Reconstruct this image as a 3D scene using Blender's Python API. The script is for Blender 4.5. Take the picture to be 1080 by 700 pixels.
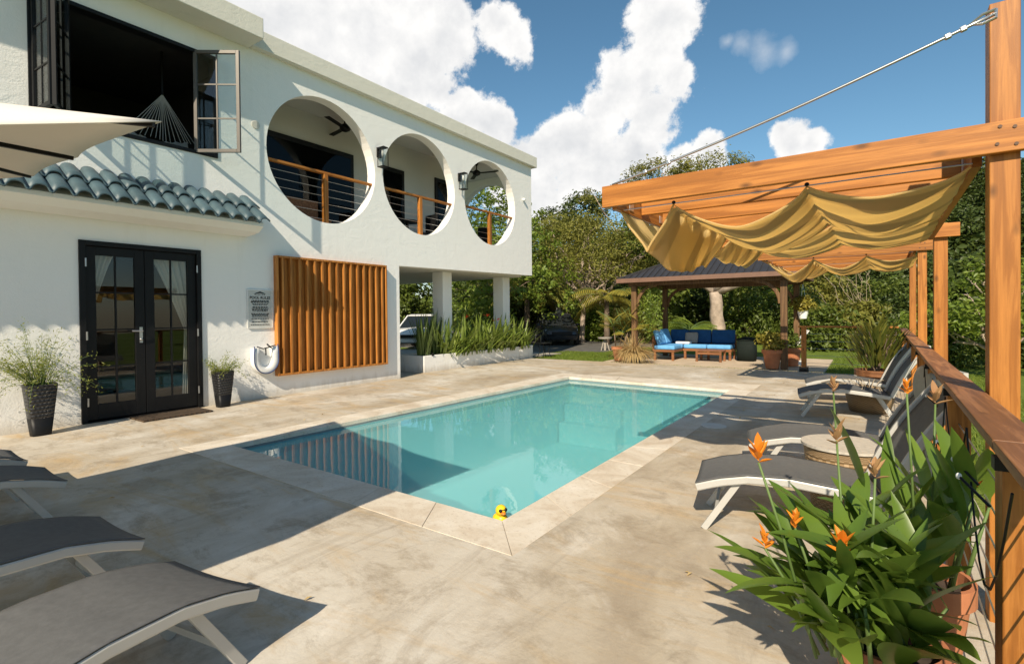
import bpy, math, random
import numpy as np
from mathutils import Vector, Matrix, geometry

random.seed(7)
RNG = np.random.default_rng(11)
for o in list(bpy.data.objects):
    bpy.data.objects.remove(o, do_unlink=True)
SC = bpy.context.scene
COL = SC.collection
rad = math.radians

# ------------------------------------------------------------------ camera
YAW, PITCH, ROLL = rad(35.029), rad(-0.607), rad(-0.562)
fw = Vector((-math.sin(YAW)*math.cos(PITCH), math.cos(YAW)*math.cos(PITCH), math.sin(PITCH)))
r0 = Vector((math.cos(YAW), math.sin(YAW), 0)); u0 = r0.cross(fw)
rt = r0*math.cos(ROLL) + u0*math.sin(ROLL); up = rt.cross(fw)
cam = bpy.data.cameras.new('camera'); co = bpy.data.objects.new('camera', cam); COL.objects.link(co)
M = Matrix.Identity(4)
for i in range(3):
    M[i][0] = rt[i]; M[i][1] = up[i]; M[i][2] = -fw[i]
M[0][3], M[1][3], M[2][3] = 0, 0, 1.5
co.matrix_world = M
cam.sensor_width = 36; cam.sensor_fit = 'HORIZONTAL'; cam.lens = 36*535.28/1080
cam.shift_y = -(350-337.01)/1080
cam.clip_start = 0.05; cam.clip_end = 2000
SC.camera = co

# ------------------------------------------------------------------ world, sun, exposure
SUN = Vector((0.40, -1.30, 1.0)).normalized()
W = bpy.data.worlds.new('World'); SC.world = W; W.use_nodes = True
nt = W.node_tree; nt.nodes.clear()
def wn(t, **k):
    n = nt.nodes.new(t)
    for a, b in k.items(): setattr(n, a, b)
    return n
def wl(a, b): nt.links.new(a, b)
def wmath(op, a, b=None, c=None, clamp=False):
    n = wn('ShaderNodeMath', operation=op); n.use_clamp = clamp
    for i, v in enumerate((a, b, c)):
        if v is None: continue
        if isinstance(v, (int, float)): n.inputs[i].default_value = v
        else: wl(v, n.inputs[i])
    return n.outputs[0]
sky = wn('ShaderNodeTexSky', sky_type='NISHITA'); sky.sun_disc = False
sky.sun_elevation = math.asin(SUN.z); sky.sun_rotation = math.atan2(SUN.x, SUN.y)
sky.air_density = 1.0; sky.dust_density = 0.3; sky.ozone_density = 2.2; sky.altitude = 0
tc = wn('ShaderNodeTexCoord')
D = tc.outputs['Generated']
# cloud banks: direction, angular radius, weight  (real directions in the sky dome)
CLOUDS = [(-.870,.334,.370,.17,1),(-.752,.502,.428,.16,1),(-.700,.585,.40,.11,1),(-.82,.36,.46,.16,1),(-.64,.64,.43,.07,.9),(-.61,.69,.40,.045,.8)]
CLOUD_PX = [(300,20,.24),(390,20,.17),(435,55,.11),(340,60,.16),(420,95,.07),(465,35,.07),(250,-30,.2),
            (523,30,.055),(540,48,.05),(512,18,.035),
            (497,118,.055),(520,125,.055),(480,125,.06),
            (600,140,.085),(575,160,.085),(640,115,.075),(660,90,.08),(690,55,.07),(700,20,.075),(715,80,.05),(690,125,.07),(620,170,.10),(670,160,.07),(560,195,.12),
            (835,148,.042),(855,150,.03),(820,140,.026),(742,172,.05),(720,178,.05)]
FAINT = [(800,47,.030),(780,44,.022),(822,49,.024),(765,42,.015)]
def skydir(u, v):
    return (fw + rt*((u-540)/535.28) - up*((v-337.01)/535.28)).normalized()
def noise(vec, scale, detail, rough, off=(0,0,0)):
    mp = wn('ShaderNodeMapping'); wl(vec, mp.inputs[0]); mp.inputs['Location'].default_value = off
    n = wn('ShaderNodeTexNoise'); wl(mp.outputs[0], n.inputs['Vector'])
    n.inputs['Scale'].default_value = scale; n.inputs['Detail'].default_value = detail; n.inputs['Roughness'].default_value = rough
    return n
def blobs(lst, vec):
    tot = None
    for (u, v, r) in lst:
        d = skydir(u, v)
        dn = wn('ShaderNodeVectorMath', operation='DISTANCE'); wl(vec, dn.inputs[0]); dn.inputs[1].default_value = d
        q = wmath('SUBTRACT', 1.0, wmath('DIVIDE', dn.outputs['Value'], r))
        tot = q if tot is None else wmath('SMOOTH_MAX', tot, q, 0.25)
    return tot
warp = noise(D, 7, 4, .55)
ws = wn('ShaderNodeVectorMath', operation='SUBTRACT'); wl(warp.outputs['Color'], ws.inputs[0]); ws.inputs[1].default_value = (.5,.5,.5)
wsc = wn('ShaderNodeVectorMath', operation='SCALE'); wl(ws.outputs[0], wsc.inputs[0]); wsc.inputs['Scale'].default_value = .075
wa = wn('ShaderNodeVectorMath', operation='ADD'); wl(D, wa.inputs[0]); wl(wsc.outputs[0], wa.inputs[1])
DW = wa.outputs[0]
big = blobs(CLOUD_PX, DW)
n1 = noise(D, 15, 10, .66).outputs['Fac']
fld = wmath('ADD', big, wmath('MULTIPLY', wmath('SUBTRACT', n1, .5), 1.5))
mr = wn('ShaderNodeMapRange'); mr.interpolation_type = 'SMOOTHSTEP'; wl(fld, mr.inputs[0])
mr.inputs[1].default_value = .15; mr.inputs[2].default_value = .40
ft = blobs(FAINT, DW)
fmr = wn('ShaderNodeMapRange'); wl(wmath('ADD', ft, wmath('MULTIPLY', wmath('SUBTRACT', n1, .5), 1.6)), fmr.inputs[0])
fmr.inputs[1].default_value = 0; fmr.inputs[2].default_value = .9; fmr.inputs[4].default_value = .32
mask = wmath('MAXIMUM', mr.outputs[0], fmr.outputs[0], clamp=True)
# cloud body shading: noise sampled a little towards the sun and away
o2 = SUN*0.035
nA = noise(D, 9, 6, .58).outputs['Fac']; nB = noise(D, 9, 6, .58, (-o2.x, -o2.y, -o2.z)).outputs['Fac']
sh = wmath('MULTIPLY_ADD', wmath('SUBTRACT', nA, nB), 1.5, .74, clamp=True)
core = wn('ShaderNodeMapRange'); wl(fld, core.inputs[0]); core.inputs[1].default_value = .25; core.inputs[2].default_value = 1.1
core.inputs[3].default_value = 1.0; core.inputs[4].default_value = .62
shade = wmath('MULTIPLY', sh, core.outputs[0], clamp=True)
cr = wn('ShaderNodeValToRGB'); wl(shade, cr.inputs[0])
cr.color_ramp.elements[0].position = .1; cr.color_ramp.elements[0].color = (5.2,5.4,5.7,1)
cr.color_ramp.elements[1].position = .75; cr.color_ramp.elements[1].color = (8.5,8.4,8.25,1)
mx = wn('ShaderNodeMix', data_type='RGBA'); wl(mask, mx.inputs['Factor']); hs_ = wn('ShaderNodeHueSaturation'); hs_.inputs['Hue'].default_value = .485; hs_.inputs['Saturation'].default_value = 1.12; wl(sky.outputs[0], hs_.inputs['Color']); wl(hs_.outputs[0], mx.inputs['A']); wl(cr.outputs[0], mx.inputs['B'])
bg = wn('ShaderNodeBackground'); bg.inputs['Strength'].default_value = .078; wl(mx.outputs['Result'], bg.inputs['Color'])
wo = wn('ShaderNodeOutputWorld'); wl(bg.outputs[0], wo.inputs['Surface'])

sl = bpy.data.lights.new('sun', 'SUN'); sl.energy = 4.4; sl.angle = rad(.5); sl.color = (1.0, .87, .68)
so = bpy.data.objects.new('sun', sl); COL.objects.link(so); so.rotation_mode = 'QUATERNION'
so.rotation_quaternion = SUN.to_track_quat('Z', 'Y'); so.location = SUN*40
SC.view_settings.view_transform = 'Standard'; SC.view_settings.look = 'None'
SC.view_settings.exposure = 0.63; SC.view_settings.gamma = 1.0; SC.view_settings.use_curve_mapping = False
SC.cycles.max_bounces = 8; SC.cycles.diffuse_bounces = 3; SC.cycles.glossy_bounces = 3; SC.cycles.transparent_max_bounces = 10
SC.cycles.use_denoising = True

# ------------------------------------------------------------------ materials
class NT:
    def __init__(s, name):
        s.m = bpy.data.materials.new(name); s.m.use_nodes = True; s.t = s.m.node_tree; s.t.nodes.clear()
        s.out = s.n('ShaderNodeOutputMaterial'); s._tc = None
    def n(s, t, **k):
        x = s.t.nodes.new(t)
        for a, b in k.items(): setattr(x, a, b)
        return x
    def l(s, a, b): s.t.links.new(a, b)
    def co(s, scale=(1,1,1), rot=(0,0,0), kind='Object'):
        if s._tc is None: s._tc = s.n('ShaderNodeTexCoord')
        m = s.n('ShaderNodeMapping'); s.l(s._tc.outputs[kind], m.inputs[0]); m.inputs['Scale'].default_value = scale; m.inputs['Rotation'].default_value = rot
        return m.outputs[0]
    def noise(s, v, scale, detail=4, rough=.55, dist=0):
        x = s.n('ShaderNodeTexNoise'); s.l(v, x.inputs['Vector']); x.inputs['Scale'].default_value = scale
        x.inputs['Detail'].default_value = detail; x.inputs['Roughness'].default_value = rough; x.inputs['Distortion'].default_value = dist
        return x.outputs['Fac']
    def ramp(s, f, stops):
        r = s.n('ShaderNodeValToRGB'); s.l(f, r.inputs[0]); e = r.color_ramp.elements
        while len(e) < len(stops): e.new(.5)
        for i, (p, c) in enumerate(stops): e[i].position = p; e[i].color = tuple(c)+(1,)
        return r.outputs[0]
    def mix(s, f, a, b, mode='MIX'):
        x = s.n('ShaderNodeMix', data_type='RGBA', blend_type=mode)
        for k, v in (('Factor', f), ('A', a), ('B', b)):
            if isinstance(v, (int, float)): x.inputs[k].default_value = v
            elif isinstance(v, tuple): x.inputs[k].default_value = v+(1,)
            else: s.l(v, x.inputs[k])
        return x.outputs['Result']
    def math(s, op, a, b=0.0, c=0.0):
        x = s.n('ShaderNodeMath', operation=op)
        for i, v in enumerate((a, b, c)):
            if isinstance(v, (int, float)): x.inputs[i].default_value = v
            else: s.l(v, x.inputs[i])
        return x.outputs[0]
    def schlick(s, f0):
        # two-sided Fresnel reflectance of a thin clear sheet
        g = s.n('ShaderNodeNewGeometry'); d = s.n('ShaderNodeVectorMath', operation='DOT_PRODUCT'); s.l(g.outputs['Incoming'], d.inputs[0]); s.l(g.outputs['Normal'], d.inputs[1])
        c = s.math('SUBTRACT', 1.0, s.math('ABSOLUTE', d.outputs['Value']))
        return s.math('ADD', f0, s.math('MULTIPLY', 1-f0, s.math('POWER', c, 5.0)))
    def bump(s, h, strength=.3, dist=.01):
        b = s.n('ShaderNodeBump'); s.l(h, b.inputs['Height']); b.inputs['Strength'].default_value = strength; b.inputs['Distance'].default_value = dist
        return b.outputs[0]
    def pbr(s, color, rough=.6, normal=None, metal=0, spec=.5, **k):
        p = s.n('ShaderNodeBsdfPrincipled')
        if isinstance(color, tuple): p.inputs['Base Color'].default_value = color+(1,)
        else: s.l(color, p.inputs['Base Color'])
        if isinstance(rough, (int, float)): p.inputs['Roughness'].default_value = rough
        else: s.l(rough, p.inputs['Roughness'])
        p.inputs['Metallic'].default_value = metal; p.inputs['Specular IOR Level'].default_value = spec
        if normal is not None: s.l(normal, p.inputs['Normal'])
        for a, b in k.items(): p.inputs[a.replace('_', ' ')].default_value = b
        s.l(p.outputs[0], s.out.inputs[0]); s.p = p
        return s.m

def mat_plain(name, c, rough=.5, metal=0, var=.12, scale=6, spec=.5, bump=0):
    t = NT(name); v = t.co(); n = t.noise(v, scale, 5)
    a = tuple(x*(1-var) for x in c); b = tuple(min(1, x*(1+var)) for x in c)
    col = t.ramp(n, [(.3, a), (.7, b)])
    nb = t.bump(t.noise(v, 60, 3), bump, .004) if bump else None
    return t.pbr(col, rough, nb, metal, spec)

def mat_stucco(name, c, stain=.05):
    t = NT(name); v = t.co()
    n1 = t.noise(v, .7, 6, .6); n2 = t.noise(t.co((3,3,.35)), 1.6, 5, .65)
    col = t.mix(t.math('MULTIPLY', n1, .25), c, tuple(x*.86 for x in c))
    f = t.n('ShaderNodeMapRange'); t.l(n2, f.inputs[0]); f.inputs[1].default_value = .56; f.inputs[2].default_value = .8; f.inputs[4].default_value = stain*4
    col = t.mix(f.outputs[0], col, (.55,.53,.46))
    sz = t.n('ShaderNodeSeparateXYZ'); t.l(v, sz.inputs[0])
    gr = t.n('ShaderNodeMapRange'); t.l(t.math('ADD', sz.outputs['Z'], t.math('MULTIPLY', n2, -.35)), gr.inputs[0]); gr.inputs[1].default_value = -.16; gr.inputs[2].default_value = .02; gr.inputs[3].default_value = .55; gr.inputs[4].default_value = 0
    col = t.mix(gr.outputs[0], col, (.42,.36,.27))   # splash dirt along the foot of the walls
    b = t.math('ADD', t.noise(v, 45, 4, .6), t.math('MULTIPLY', t.noise(t.co((1,1,1.6)), 4, 6, .6, .8), 2.2))
    return t.pbr(col, .85, t.bump(b, .32, .010), 0, .2)

def mat_wood(name, c, c2, axis='z', rough=.5, knots=True):
    t = NT(name)
    big = 9.0; sm = .45
    sc = {'x': (sm, big, big), 'y': (big, sm, big), 'z': (big, big, sm)}[axis]
    v = t.co(sc)
    g = t.noise(v, 3.0, 6, .62, .6); f = t.noise(v, 16, 3, .6)
    col = t.ramp(g, [(.34, tuple(x*.8 for x in c2)), (.46, c2), (.54, c), (.68, tuple(min(1, x*1.22) for x in c))])
    col = t.mix(t.math('MULTIPLY', f, .6), col, tuple(x*.6 for x in c2))
    oi = t.n('ShaderNodeObjectInfo')
    rr = t.n('ShaderNodeMapRange'); t.l(oi.outputs['Random'], rr.inputs[0]); rr.inputs[3].default_value = .82; rr.inputs[4].default_value = 1.12
    cmb = t.n('ShaderNodeCombineColor')
    for i in range(3): t.l(rr.outputs[0], cmb.inputs[i])
    col = t.mix(1.0, col, cmb.outputs[0], 'MULTIPLY')
    if knots:
        sk = {'x': (3.4,7,7), 'y': (7,3.4,7), 'z': (7,7,3.4)}[axis]
        vo = t.n('ShaderNodeTexVoronoi'); t.l(t.co(sk), vo.inputs['Vector']); vo.inputs['Scale'].default_value = 1.25
        k = t.n('ShaderNodeMapRange'); t.l(vo.outputs['Distance'], k.inputs[0]); k.inputs[1].default_value = .05; k.inputs[2].default_value = .20; k.inputs[3].default_value = .85; k.inputs[4].default_value = 0
        col = t.mix(k.outputs[0], col, tuple(x*.3 for x in c2))
    return t.pbr(col, rough, t.bump(f, .15, .003), 0, .35)

def mat_leaf(name, c1, c2, trans=.35, rough=.45, spec=.4, brown=None):
    t = NT(name)
    ge = t.n('ShaderNodeNewGeometry')
    stops = [(0, c1), (.55, tuple((a+b)/2 for a, b in zip(c1, c2))), (1, c2)]
    if brown: stops = [(0, c1), (.5, tuple((a+b)/2 for a, b in zip(c1, c2))), (.86, c2), (1, brown)]
    n = t.noise(t.co(), 1.3, 4, .6); cf = t.n('ShaderNodeMapRange'); t.l(n, cf.inputs[0]); cf.inputs[1].default_value = .3; cf.inputs[2].default_value = .7
    col = t.ramp(t.math('ADD', t.math('MULTIPLY', ge.outputs['Random Per Island'], .45), t.math('MULTIPLY', cf.outputs[0], .55)), stops)
    col = t.mix(t.math('MULTIPLY', n, .5), col, tuple(x*.5 for x in c1))
    p = t.n('ShaderNodeBsdfPrincipled'); t.l(col, p.inputs['Base Color']); p.inputs['Roughness'].default_value = rough; p.inputs['Specular IOR Level'].default_value = spec
    tr = t.n('ShaderNodeBsdfTranslucent'); hs = t.n('ShaderNodeHueSaturation'); t.l(col, hs.inputs['Color']); hs.inputs['Hue'].default_value = .485; hs.inputs['Value'].default_value = 1.5; t.l(hs.outputs[0], tr.inputs[0])
    m = t.n('ShaderNodeMixShader'); m.inputs[0].default_value = trans; t.l(p.outputs[0], m.inputs[1]); t.l(tr.outputs[0], m.inputs[2]); t.l(m.outputs[0], t.out.inputs[0])
    return t.m

def mat_glass(name, tint=(.9,.95,.95), refl=.5):
    t = NT(name)
    fz = t.schlick(.04)
    a = t.n('ShaderNodeBsdfTransparent'); a.inputs[0].default_value = tint+(1,)
    g = t.n('ShaderNodeBsdfGlossy'); g.inputs['Roughness'].default_value = .01
    m = t.n('ShaderNodeMixShader'); t.l(t.math('MINIMUM', t.math('MULTIPLY', fz, refl*2), 1.0), m.inputs[0])
    t.l(a.outputs[0], m.inputs[1]); t.l(g.outputs[0], m.inputs[2]); t.l(m.outputs[0], t.out.inputs[0])
    return t.m

def mat_concrete():
    t = NT('stamped_concrete'); v = t.co()
    a = t.noise(t.co((1,.55,1)), .55, 8, .62, .8); b = t.noise(t.co((.6,2.2,1), (0,0,.5)), .9, 8, .68, 1.2); c = t.noise(v, 4.5, 9, .7)
    e = t.noise(t.co((2.6,.7,1), (0,0,-.35)), 1.4, 8, .7, 1.5)
    col = t.ramp(a, [(.34, (.34,.275,.20)), (.45, (.47,.405,.31)), (.55, (.55,.495,.41)), (.66, (.66,.625,.555))])
    def rng(x, lo, hi, mxv):
        f = t.n('ShaderNodeMapRange'); t.l(x, f.inputs[0]); f.inputs[1].default_value = lo; f.inputs[2].default_value = hi; f.inputs[4].default_value = mxv; return f.outputs[0]
    col = t.mix(rng(b, .50, .66, .75), col, (.50,.35,.18))
    col = t.mix(rng(e, .52, .68, .6), col, (.34,.29,.23))
    col = t.mix(rng(t.noise(v, 1.1, 7, .66, .6), .57, .72, .6), col, (.74,.70,.63))
    col = t.mix(t.math('MULTIPLY', c, .5), col, t.mix(.5, col, (.25,.2,.14)))
    fine = t.noise(v, 38, 6, .7)
    col = t.mix(rng(fine, .62, .78, .45), col, (.28,.22,.16))
    md = t.noise(t.co((1,1.5,1), (0,0,.3)), 2.1, 12, .78, .35)
    col = t.mix(rng(md, .50, .62, .62), col, (.28,.225,.16)); col = t.mix(rng(md, .36, .22, .5), col, (.72,.68,.60))
    cra = t.n('ShaderNodeTexVoronoi', feature='DISTANCE_TO_EDGE'); t.l(t.co((.34,.5,1),(0,0,.4)), cra.inputs['Vector']); cra.inputs['Scale'].default_value = 1.0; cra.inputs['Randomness'].default_value = 1
    ck = t.n('ShaderNodeMapRange'); t.l(t.math('ADD', cra.outputs['Distance'], t.math('MULTIPLY', md, .05)), ck.inputs[0]); ck.inputs[1].default_value = .018; ck.inputs[2].default_value = .034; ck.inputs[3].default_value = .12; ck.inputs[4].default_value = 0
    col = t.mix(ck.outputs[0], col, (.20,.16,.12))
    h = t.math('ADD', t.math('MULTIPLY', e, 1.2), t.math('MULTIPLY', t.noise(v, 22, 6, .65), .6))
    return t.pbr(col, t.ramp(c, [(.3, (.55,)*3), (.7, (.8,)*3)]), t.bump(h, .35, .015), 0, .3)

def mat_coping():
    t = NT('travertine_coping'); v = t.co()
    br = t.n('ShaderNodeTexBrick'); t.l(v, br.inputs['Vector']); br.offset = 0
    a = t.noise(v, 2.2, 8, .65, .8); p = t.noise(v, 26, 6, .7)
    col = t.ramp(a, [(.3, (.48,.39,.29)), (.5, (.61,.54,.44)), (.72, (.70,.65,.57))])
    f = t.n('ShaderNodeMapRange'); t.l(p, f.inputs[0]); f.inputs[1].default_value = .55; f.inputs[2].default_value = .70; f.inputs[4].default_value = .6
    col = t.mix(f.outputs[0], col, (.36,.28,.2))
    return t.pbr(col, .7, t.bump(p, .35, .006), 0, .3)

def mat_brick(name, c1, c2, mortar, w, h, scale=1, rough=.6, bump=.4, rot=(0,0,0), msize=.02):
    t = NT(name); br = t.n('ShaderNodeTexBrick'); t.l(t.co(rot=rot), br.inputs['Vector'])
    br.inputs['Color1'].default_value = c1+(1,); br.inputs['Color2'].default_value = c2+(1,); br.inputs['Mortar'].default_value = mortar+(1,)
    br.inputs['Scale'].default_value = scale; br.inputs['Brick Width'].default_value = w; br.inputs['Row Height'].default_value = h; br.inputs['Mortar Size'].default_value = msize
    return t.pbr(br.outputs['Color'], rough, t.bump(br.outputs['Fac'], -bump, .01), 0, .3)

def mat_weave(name, c1, c2, su, sv, rough=.6):
    # woven strips: checker of horizontal and vertical ribs, in UV
    t = NT(name); m = t.n('ShaderNodeUVMap'); mp = t.n('ShaderNodeMapping'); t.l(m.outputs[0], mp.inputs[0]); mp.inputs['Scale'].default_value = (su, sv, 1)
    w = t.n('ShaderNodeTexChecker'); t.l(mp.outputs[0], w.inputs['Vector']); w.inputs['Scale'].default_value = 1
    w.inputs['Color1'].default_value = c1+(1,); w.inputs['Color2'].default_value = c2+(1,)
    wv = t.n('ShaderNodeTexWave'); t.l(mp.outputs[0], wv.inputs['Vector']); wv.inputs['Scale'].default_value = .32; wv.bands_direction = 'Y'
    col = t.mix(t.math('MULTIPLY', wv.outputs['Fac'], .5), w.outputs['Color'], tuple(x*.35 for x in c2))
    return t.pbr(col, rough, t.bump(t.math('ADD', w.outputs['Fac'], wv.outputs['Fac']), .6, .01), 0, .4)

def mat_water():
    t = NT('pool_water')
    v = t.co(); h = t.math('ADD', t.noise(v, 2.2, 3, .5), t.math('MULTIPLY', t.noise(v, 9, 2), .10))
    nb = t.bump(h, .08, .02)
    fz = t.schlick(.02)
    a0 = t.n('ShaderNodeBsdfTransparent'); a0.inputs[0].default_value = (.74,.93,.93,1)
    df = t.n('ShaderNodeBsdfDiffuse'); df.inputs[0].default_value = (.23,.65,.68,1)   # slightly cloudy water
    a = t.n('ShaderNodeMixShader'); a.inputs[0].default_value = .52; t.l(a0.outputs[0], a.inputs[1]); t.l(df.outputs[0], a.inputs[2])
    g = t.n('ShaderNodeBsdfGlossy'); g.inputs['Roughness'].default_value = .0; t.l(nb, g.inputs['Normal'])
    m = t.n('ShaderNodeMixShader'); t.l(t.math('MINIMUM', fz, 1.0), m.inputs[0]); t.l(a.outputs[0], m.inputs[1]); t.l(g.outputs[0], m.inputs[2]); t.l(m.outputs[0], t.out.inputs[0])
    return t.m

def mat_grass():
    t = NT('lawn'); v = t.co()
    a = t.noise(v, .5, 6, .6); b = t.noise(v, 14, 5, .7)
    col = t.ramp(a, [(.3, (.12,.17,.028)), (.5, (.17,.23,.038)), (.7, (.23,.25,.06))])
    col = t.mix(t.math('MULTIPLY', b, .6), col, (.05,.08,.015))
    return t.pbr(col, .9, t.bump(b, .8, .05), 0, .1)

def mat_sail():
    t = NT('sail_canvas'); uv = t.n('ShaderNodeUVMap'); sx = t.n('ShaderNodeSeparateXYZ'); t.l(uv.outputs[0], sx.inputs[0])
    s = t.n('ShaderNodeMath', operation='SINE'); t.l(t.math('MULTIPLY', sx.outputs['Y'], 2*math.pi*2.5), s.inputs[0])
    f = t.n('ShaderNodeMapRange'); t.l(s.outputs[0], f.inputs[0]); f.inputs[1].default_value = .55; f.inputs[2].default_value = .7
    col = t.mix(f.outputs[0], (.93,.76,.42), (.64,.52,.30))
    n = t.noise(t.co(), 120, 2); col = t.mix(t.math('MULTIPLY', n, .25), col, (.35,.25,.1))
    p = t.n('ShaderNodeBsdfDiffuse'); t.l(col, p.inputs[0])
    tr = t.n('ShaderNodeBsdfTranslucent'); t.l(t.mix(.5, col, (.98,.78,.40)), tr.inputs[0])
    m = t.n('ShaderNodeMixShader'); m.inputs[0].default_value = .7; t.l(p.outputs[0], m.inputs[1]); t.l(tr.outputs[0], m.inputs[2]); t.l(m.outputs[0], t.out.inputs[0])
    return t.m

def mat_cloth(name, c, trans=.25):
    t = NT(name); v = t.co(); n = t.noise(v, 3, 3); col = t.mix(t.math('MULTIPLY', n, .3), c, tuple(x*.8 for x in c))
    p = t.n('ShaderNodeBsdfDiffuse'); t.l(col, p.inputs[0]); tr = t.n('ShaderNodeBsdfTranslucent'); t.l(col, tr.inputs[0])
    m = t.n('ShaderNodeMixShader'); m.inputs[0].default_value = trans; t.l(p.outputs[0], m.inputs[1]); t.l(tr.outputs[0], m.inputs[2]); t.l(m.outputs[0], t.out.inputs[0])
    return t.m

MT = dict(
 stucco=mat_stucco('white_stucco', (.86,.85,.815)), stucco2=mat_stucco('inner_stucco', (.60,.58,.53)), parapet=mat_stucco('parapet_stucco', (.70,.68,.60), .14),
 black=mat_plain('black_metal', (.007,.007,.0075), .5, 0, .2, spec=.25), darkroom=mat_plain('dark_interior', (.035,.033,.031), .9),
 glass=mat_glass('window_glass', (.88,.9,.9), .6), clear=mat_glass('clear_glass', (.90,.93,.92), .5),
 cedar_x=mat_wood('cedar_x', (.47,.185,.036), (.35,.125,.02), 'x'), cedar_y=mat_wood('cedar_y', (.47,.185,.036), (.35,.125,.02), 'y'), cedar_z=mat_wood('cedar_z', (.47,.185,.036), (.35,.125,.02), 'z'),
 slat=mat_wood('slat_wood', (.52,.215,.045), (.38,.14,.026), 'z', .45, False),
 rail=mat_wood('handrail_wood', (.40,.18,.072), (.26,.11,.042), 'y'), gaz=mat_wood('brown_stain_wood', (.19,.105,.045), (.12,.062,.026), 'z', .6, False),
 teak=mat_wood('teak', (.30,.13,.055), (.2,.08,.03), 'x', .5, False),
 roof=mat_plain('standing_seam_metal', (.045,.042,.043), .45, .3, .15), fascia=mat_plain('gazebo_fascia', (.16,.085,.055), .6),
 tile=mat_plain('glazed_tile', (.060,.102,.120), .5, 0, .3, 2.5), frame=mat_plain('lounger_frame', (.46,.45,.42), .4, .1, .05), sling=mat_plain('sling_fabric', (.115,.116,.116), .75, 0, .1, 30, .3, .2),
 sling_sunlit=mat_plain('sling_fabric_sunlit', (.34,.33,.30), .8, 0, .08, 30, .3, .2),  # paler sling tone, sunlight on the backrest put into the colour
 steel=mat_plain('steel', (.5,.5,.5), .35, .9, .1), white=mat_plain('white_paint', (.78,.78,.76), .45, 0, .05), navy=mat_plain('navy_cord', (.03,.05,.14), .6),
 terra=mat_plain('terracotta', (.42,.16,.075), .8, 0, .2, 5, .3, .2), soil=mat_plain('soil', (.05,.035,.025), .95, 0, .4, 20),
 blue=mat_plain('navy_cushion', (.018,.085,.23), .85, 0, .15, 8, .2, .2), sky=mat_plain('light_blue_cushion', (.13,.36,.66), .85, 0, .12, 8, .2, .2),
 greyc=mat_plain('grey_cushion', (.28,.27,.26), .9), carpaint=mat_plain('black_car_paint', (.045,.047,.052), .22, .3, .1), carglass=mat_plain('car_glass', (.015,.018,.02), .05), tyre=mat_plain('tyre', (.015,.015,.015), .85),
 lens=mat_plain('headlamp', (.6,.62,.65), .15, .3), yellow=mat_plain('yellow_rubber', (.85,.55,.02), .35, 0, .06), orange=mat_plain('orange_beak', (.8,.2,.03), .4),
 bark=mat_plain('bark', (.17,.125,.09), .9, 0, .35, 5, .2, .6), palebark=mat_plain('pale_bark', (.34,.27,.21), .9, 0, .35, 4, .2, .6), twig=mat_plain('bare_twig', (.36,.29,.20), .9, 0, .2),
 umb=mat_cloth('umbrella_canvas', (.78,.72,.63), .07), curtain=mat_cloth('curtain', (.90,.84,.72), .3), hammock=mat_cloth('hammock_cotton', (.62,.60,.56), .2),
 plaster=mat_plain('pool_plaster', (.30,.66,.68), .7, 0, .06, 1.2), floor=mat_plain('carport_concrete', (.35,.31,.26), .8), road=mat_plain('driveway_asphalt', (.10,.095,.085), .9, 0, .3, 3), pad=mat_plain('gazebo_pad_concrete', (.50,.40,.29), .85, 0, .18, 2),
 concrete=mat_concrete(), coping=mat_coping(), water=mat_water(), lawn=mat_grass(), sail=mat_sail(),
 wick=mat_weave('tan_wicker', (.46,.32,.18), (.30,.19,.09), 60, 26), planter=mat_weave('black_resin_weave', (.03,.03,.032), (.012,.012,.013), 44, 34, .35),
 mat=mat_weave('coir_mat', (.12,.075,.04), (.04,.028,.02), 60, 26, .95), waterline=mat_brick('waterline_tile', (.05,.10,.12), (.08,.15,.17), (.2,.22,.22), .075, .075, 1, .3, .3, (rad(90),0,0)),
 L_dark=mat_leaf('leaf_dark', (.042,.070,.014), (.12,.155,.03), .3), L_mid=mat_leaf('leaf_mid', (.07,.115,.018), (.21,.25,.04), .34), L_olive=mat_leaf('leaf_olive', (.12,.135,.025), (.33,.31,.06), .34, .5, .3, (.33,.23,.08)),
 L_bright=mat_leaf('leaf_bright', (.11,.19,.025), (.32,.38,.055), .4), L_yel=mat_leaf('leaf_yellow', (.24,.23,.035), (.46,.38,.07), .38), L_straw=mat_leaf('leaf_straw', (.48,.35,.15), (.66,.52,.26), .3),
 L_helic=mat_leaf('leaf_heliconia', (.08,.16,.022), (.22,.32,.05), .36, .30, .5), L_snake=mat_leaf('leaf_sword', (.07,.12,.03), (.20,.26,.065), .22, .4, .4, (.36,.38,.12)), L_fern=mat_leaf('leaf_fern', (.20,.25,.04), (.36,.38,.08), .4), L_sword=mat_leaf('leaf_arching', (.10,.17,.025), (.30,.36,.07), .3, .4, .4, (.42,.40,.12)),
 L_croton=mat_leaf('leaf_croton', (.05,.10,.02), (.28,.24,.04), .3, .4, .4, (.42,.16,.03)),
 flower=mat_leaf('flower_orange', (.80,.22,.02), (.90,.42,.03), .35), red=mat_leaf('flower_red', (.5,.05,.02), (.7,.16,.03), .3), tan=mat_leaf('dry_bract', (.42,.22,.10), (.62,.42,.2), .3), stem=mat_plain('green_stem', (.10,.16,.04), .6),
)

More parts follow.
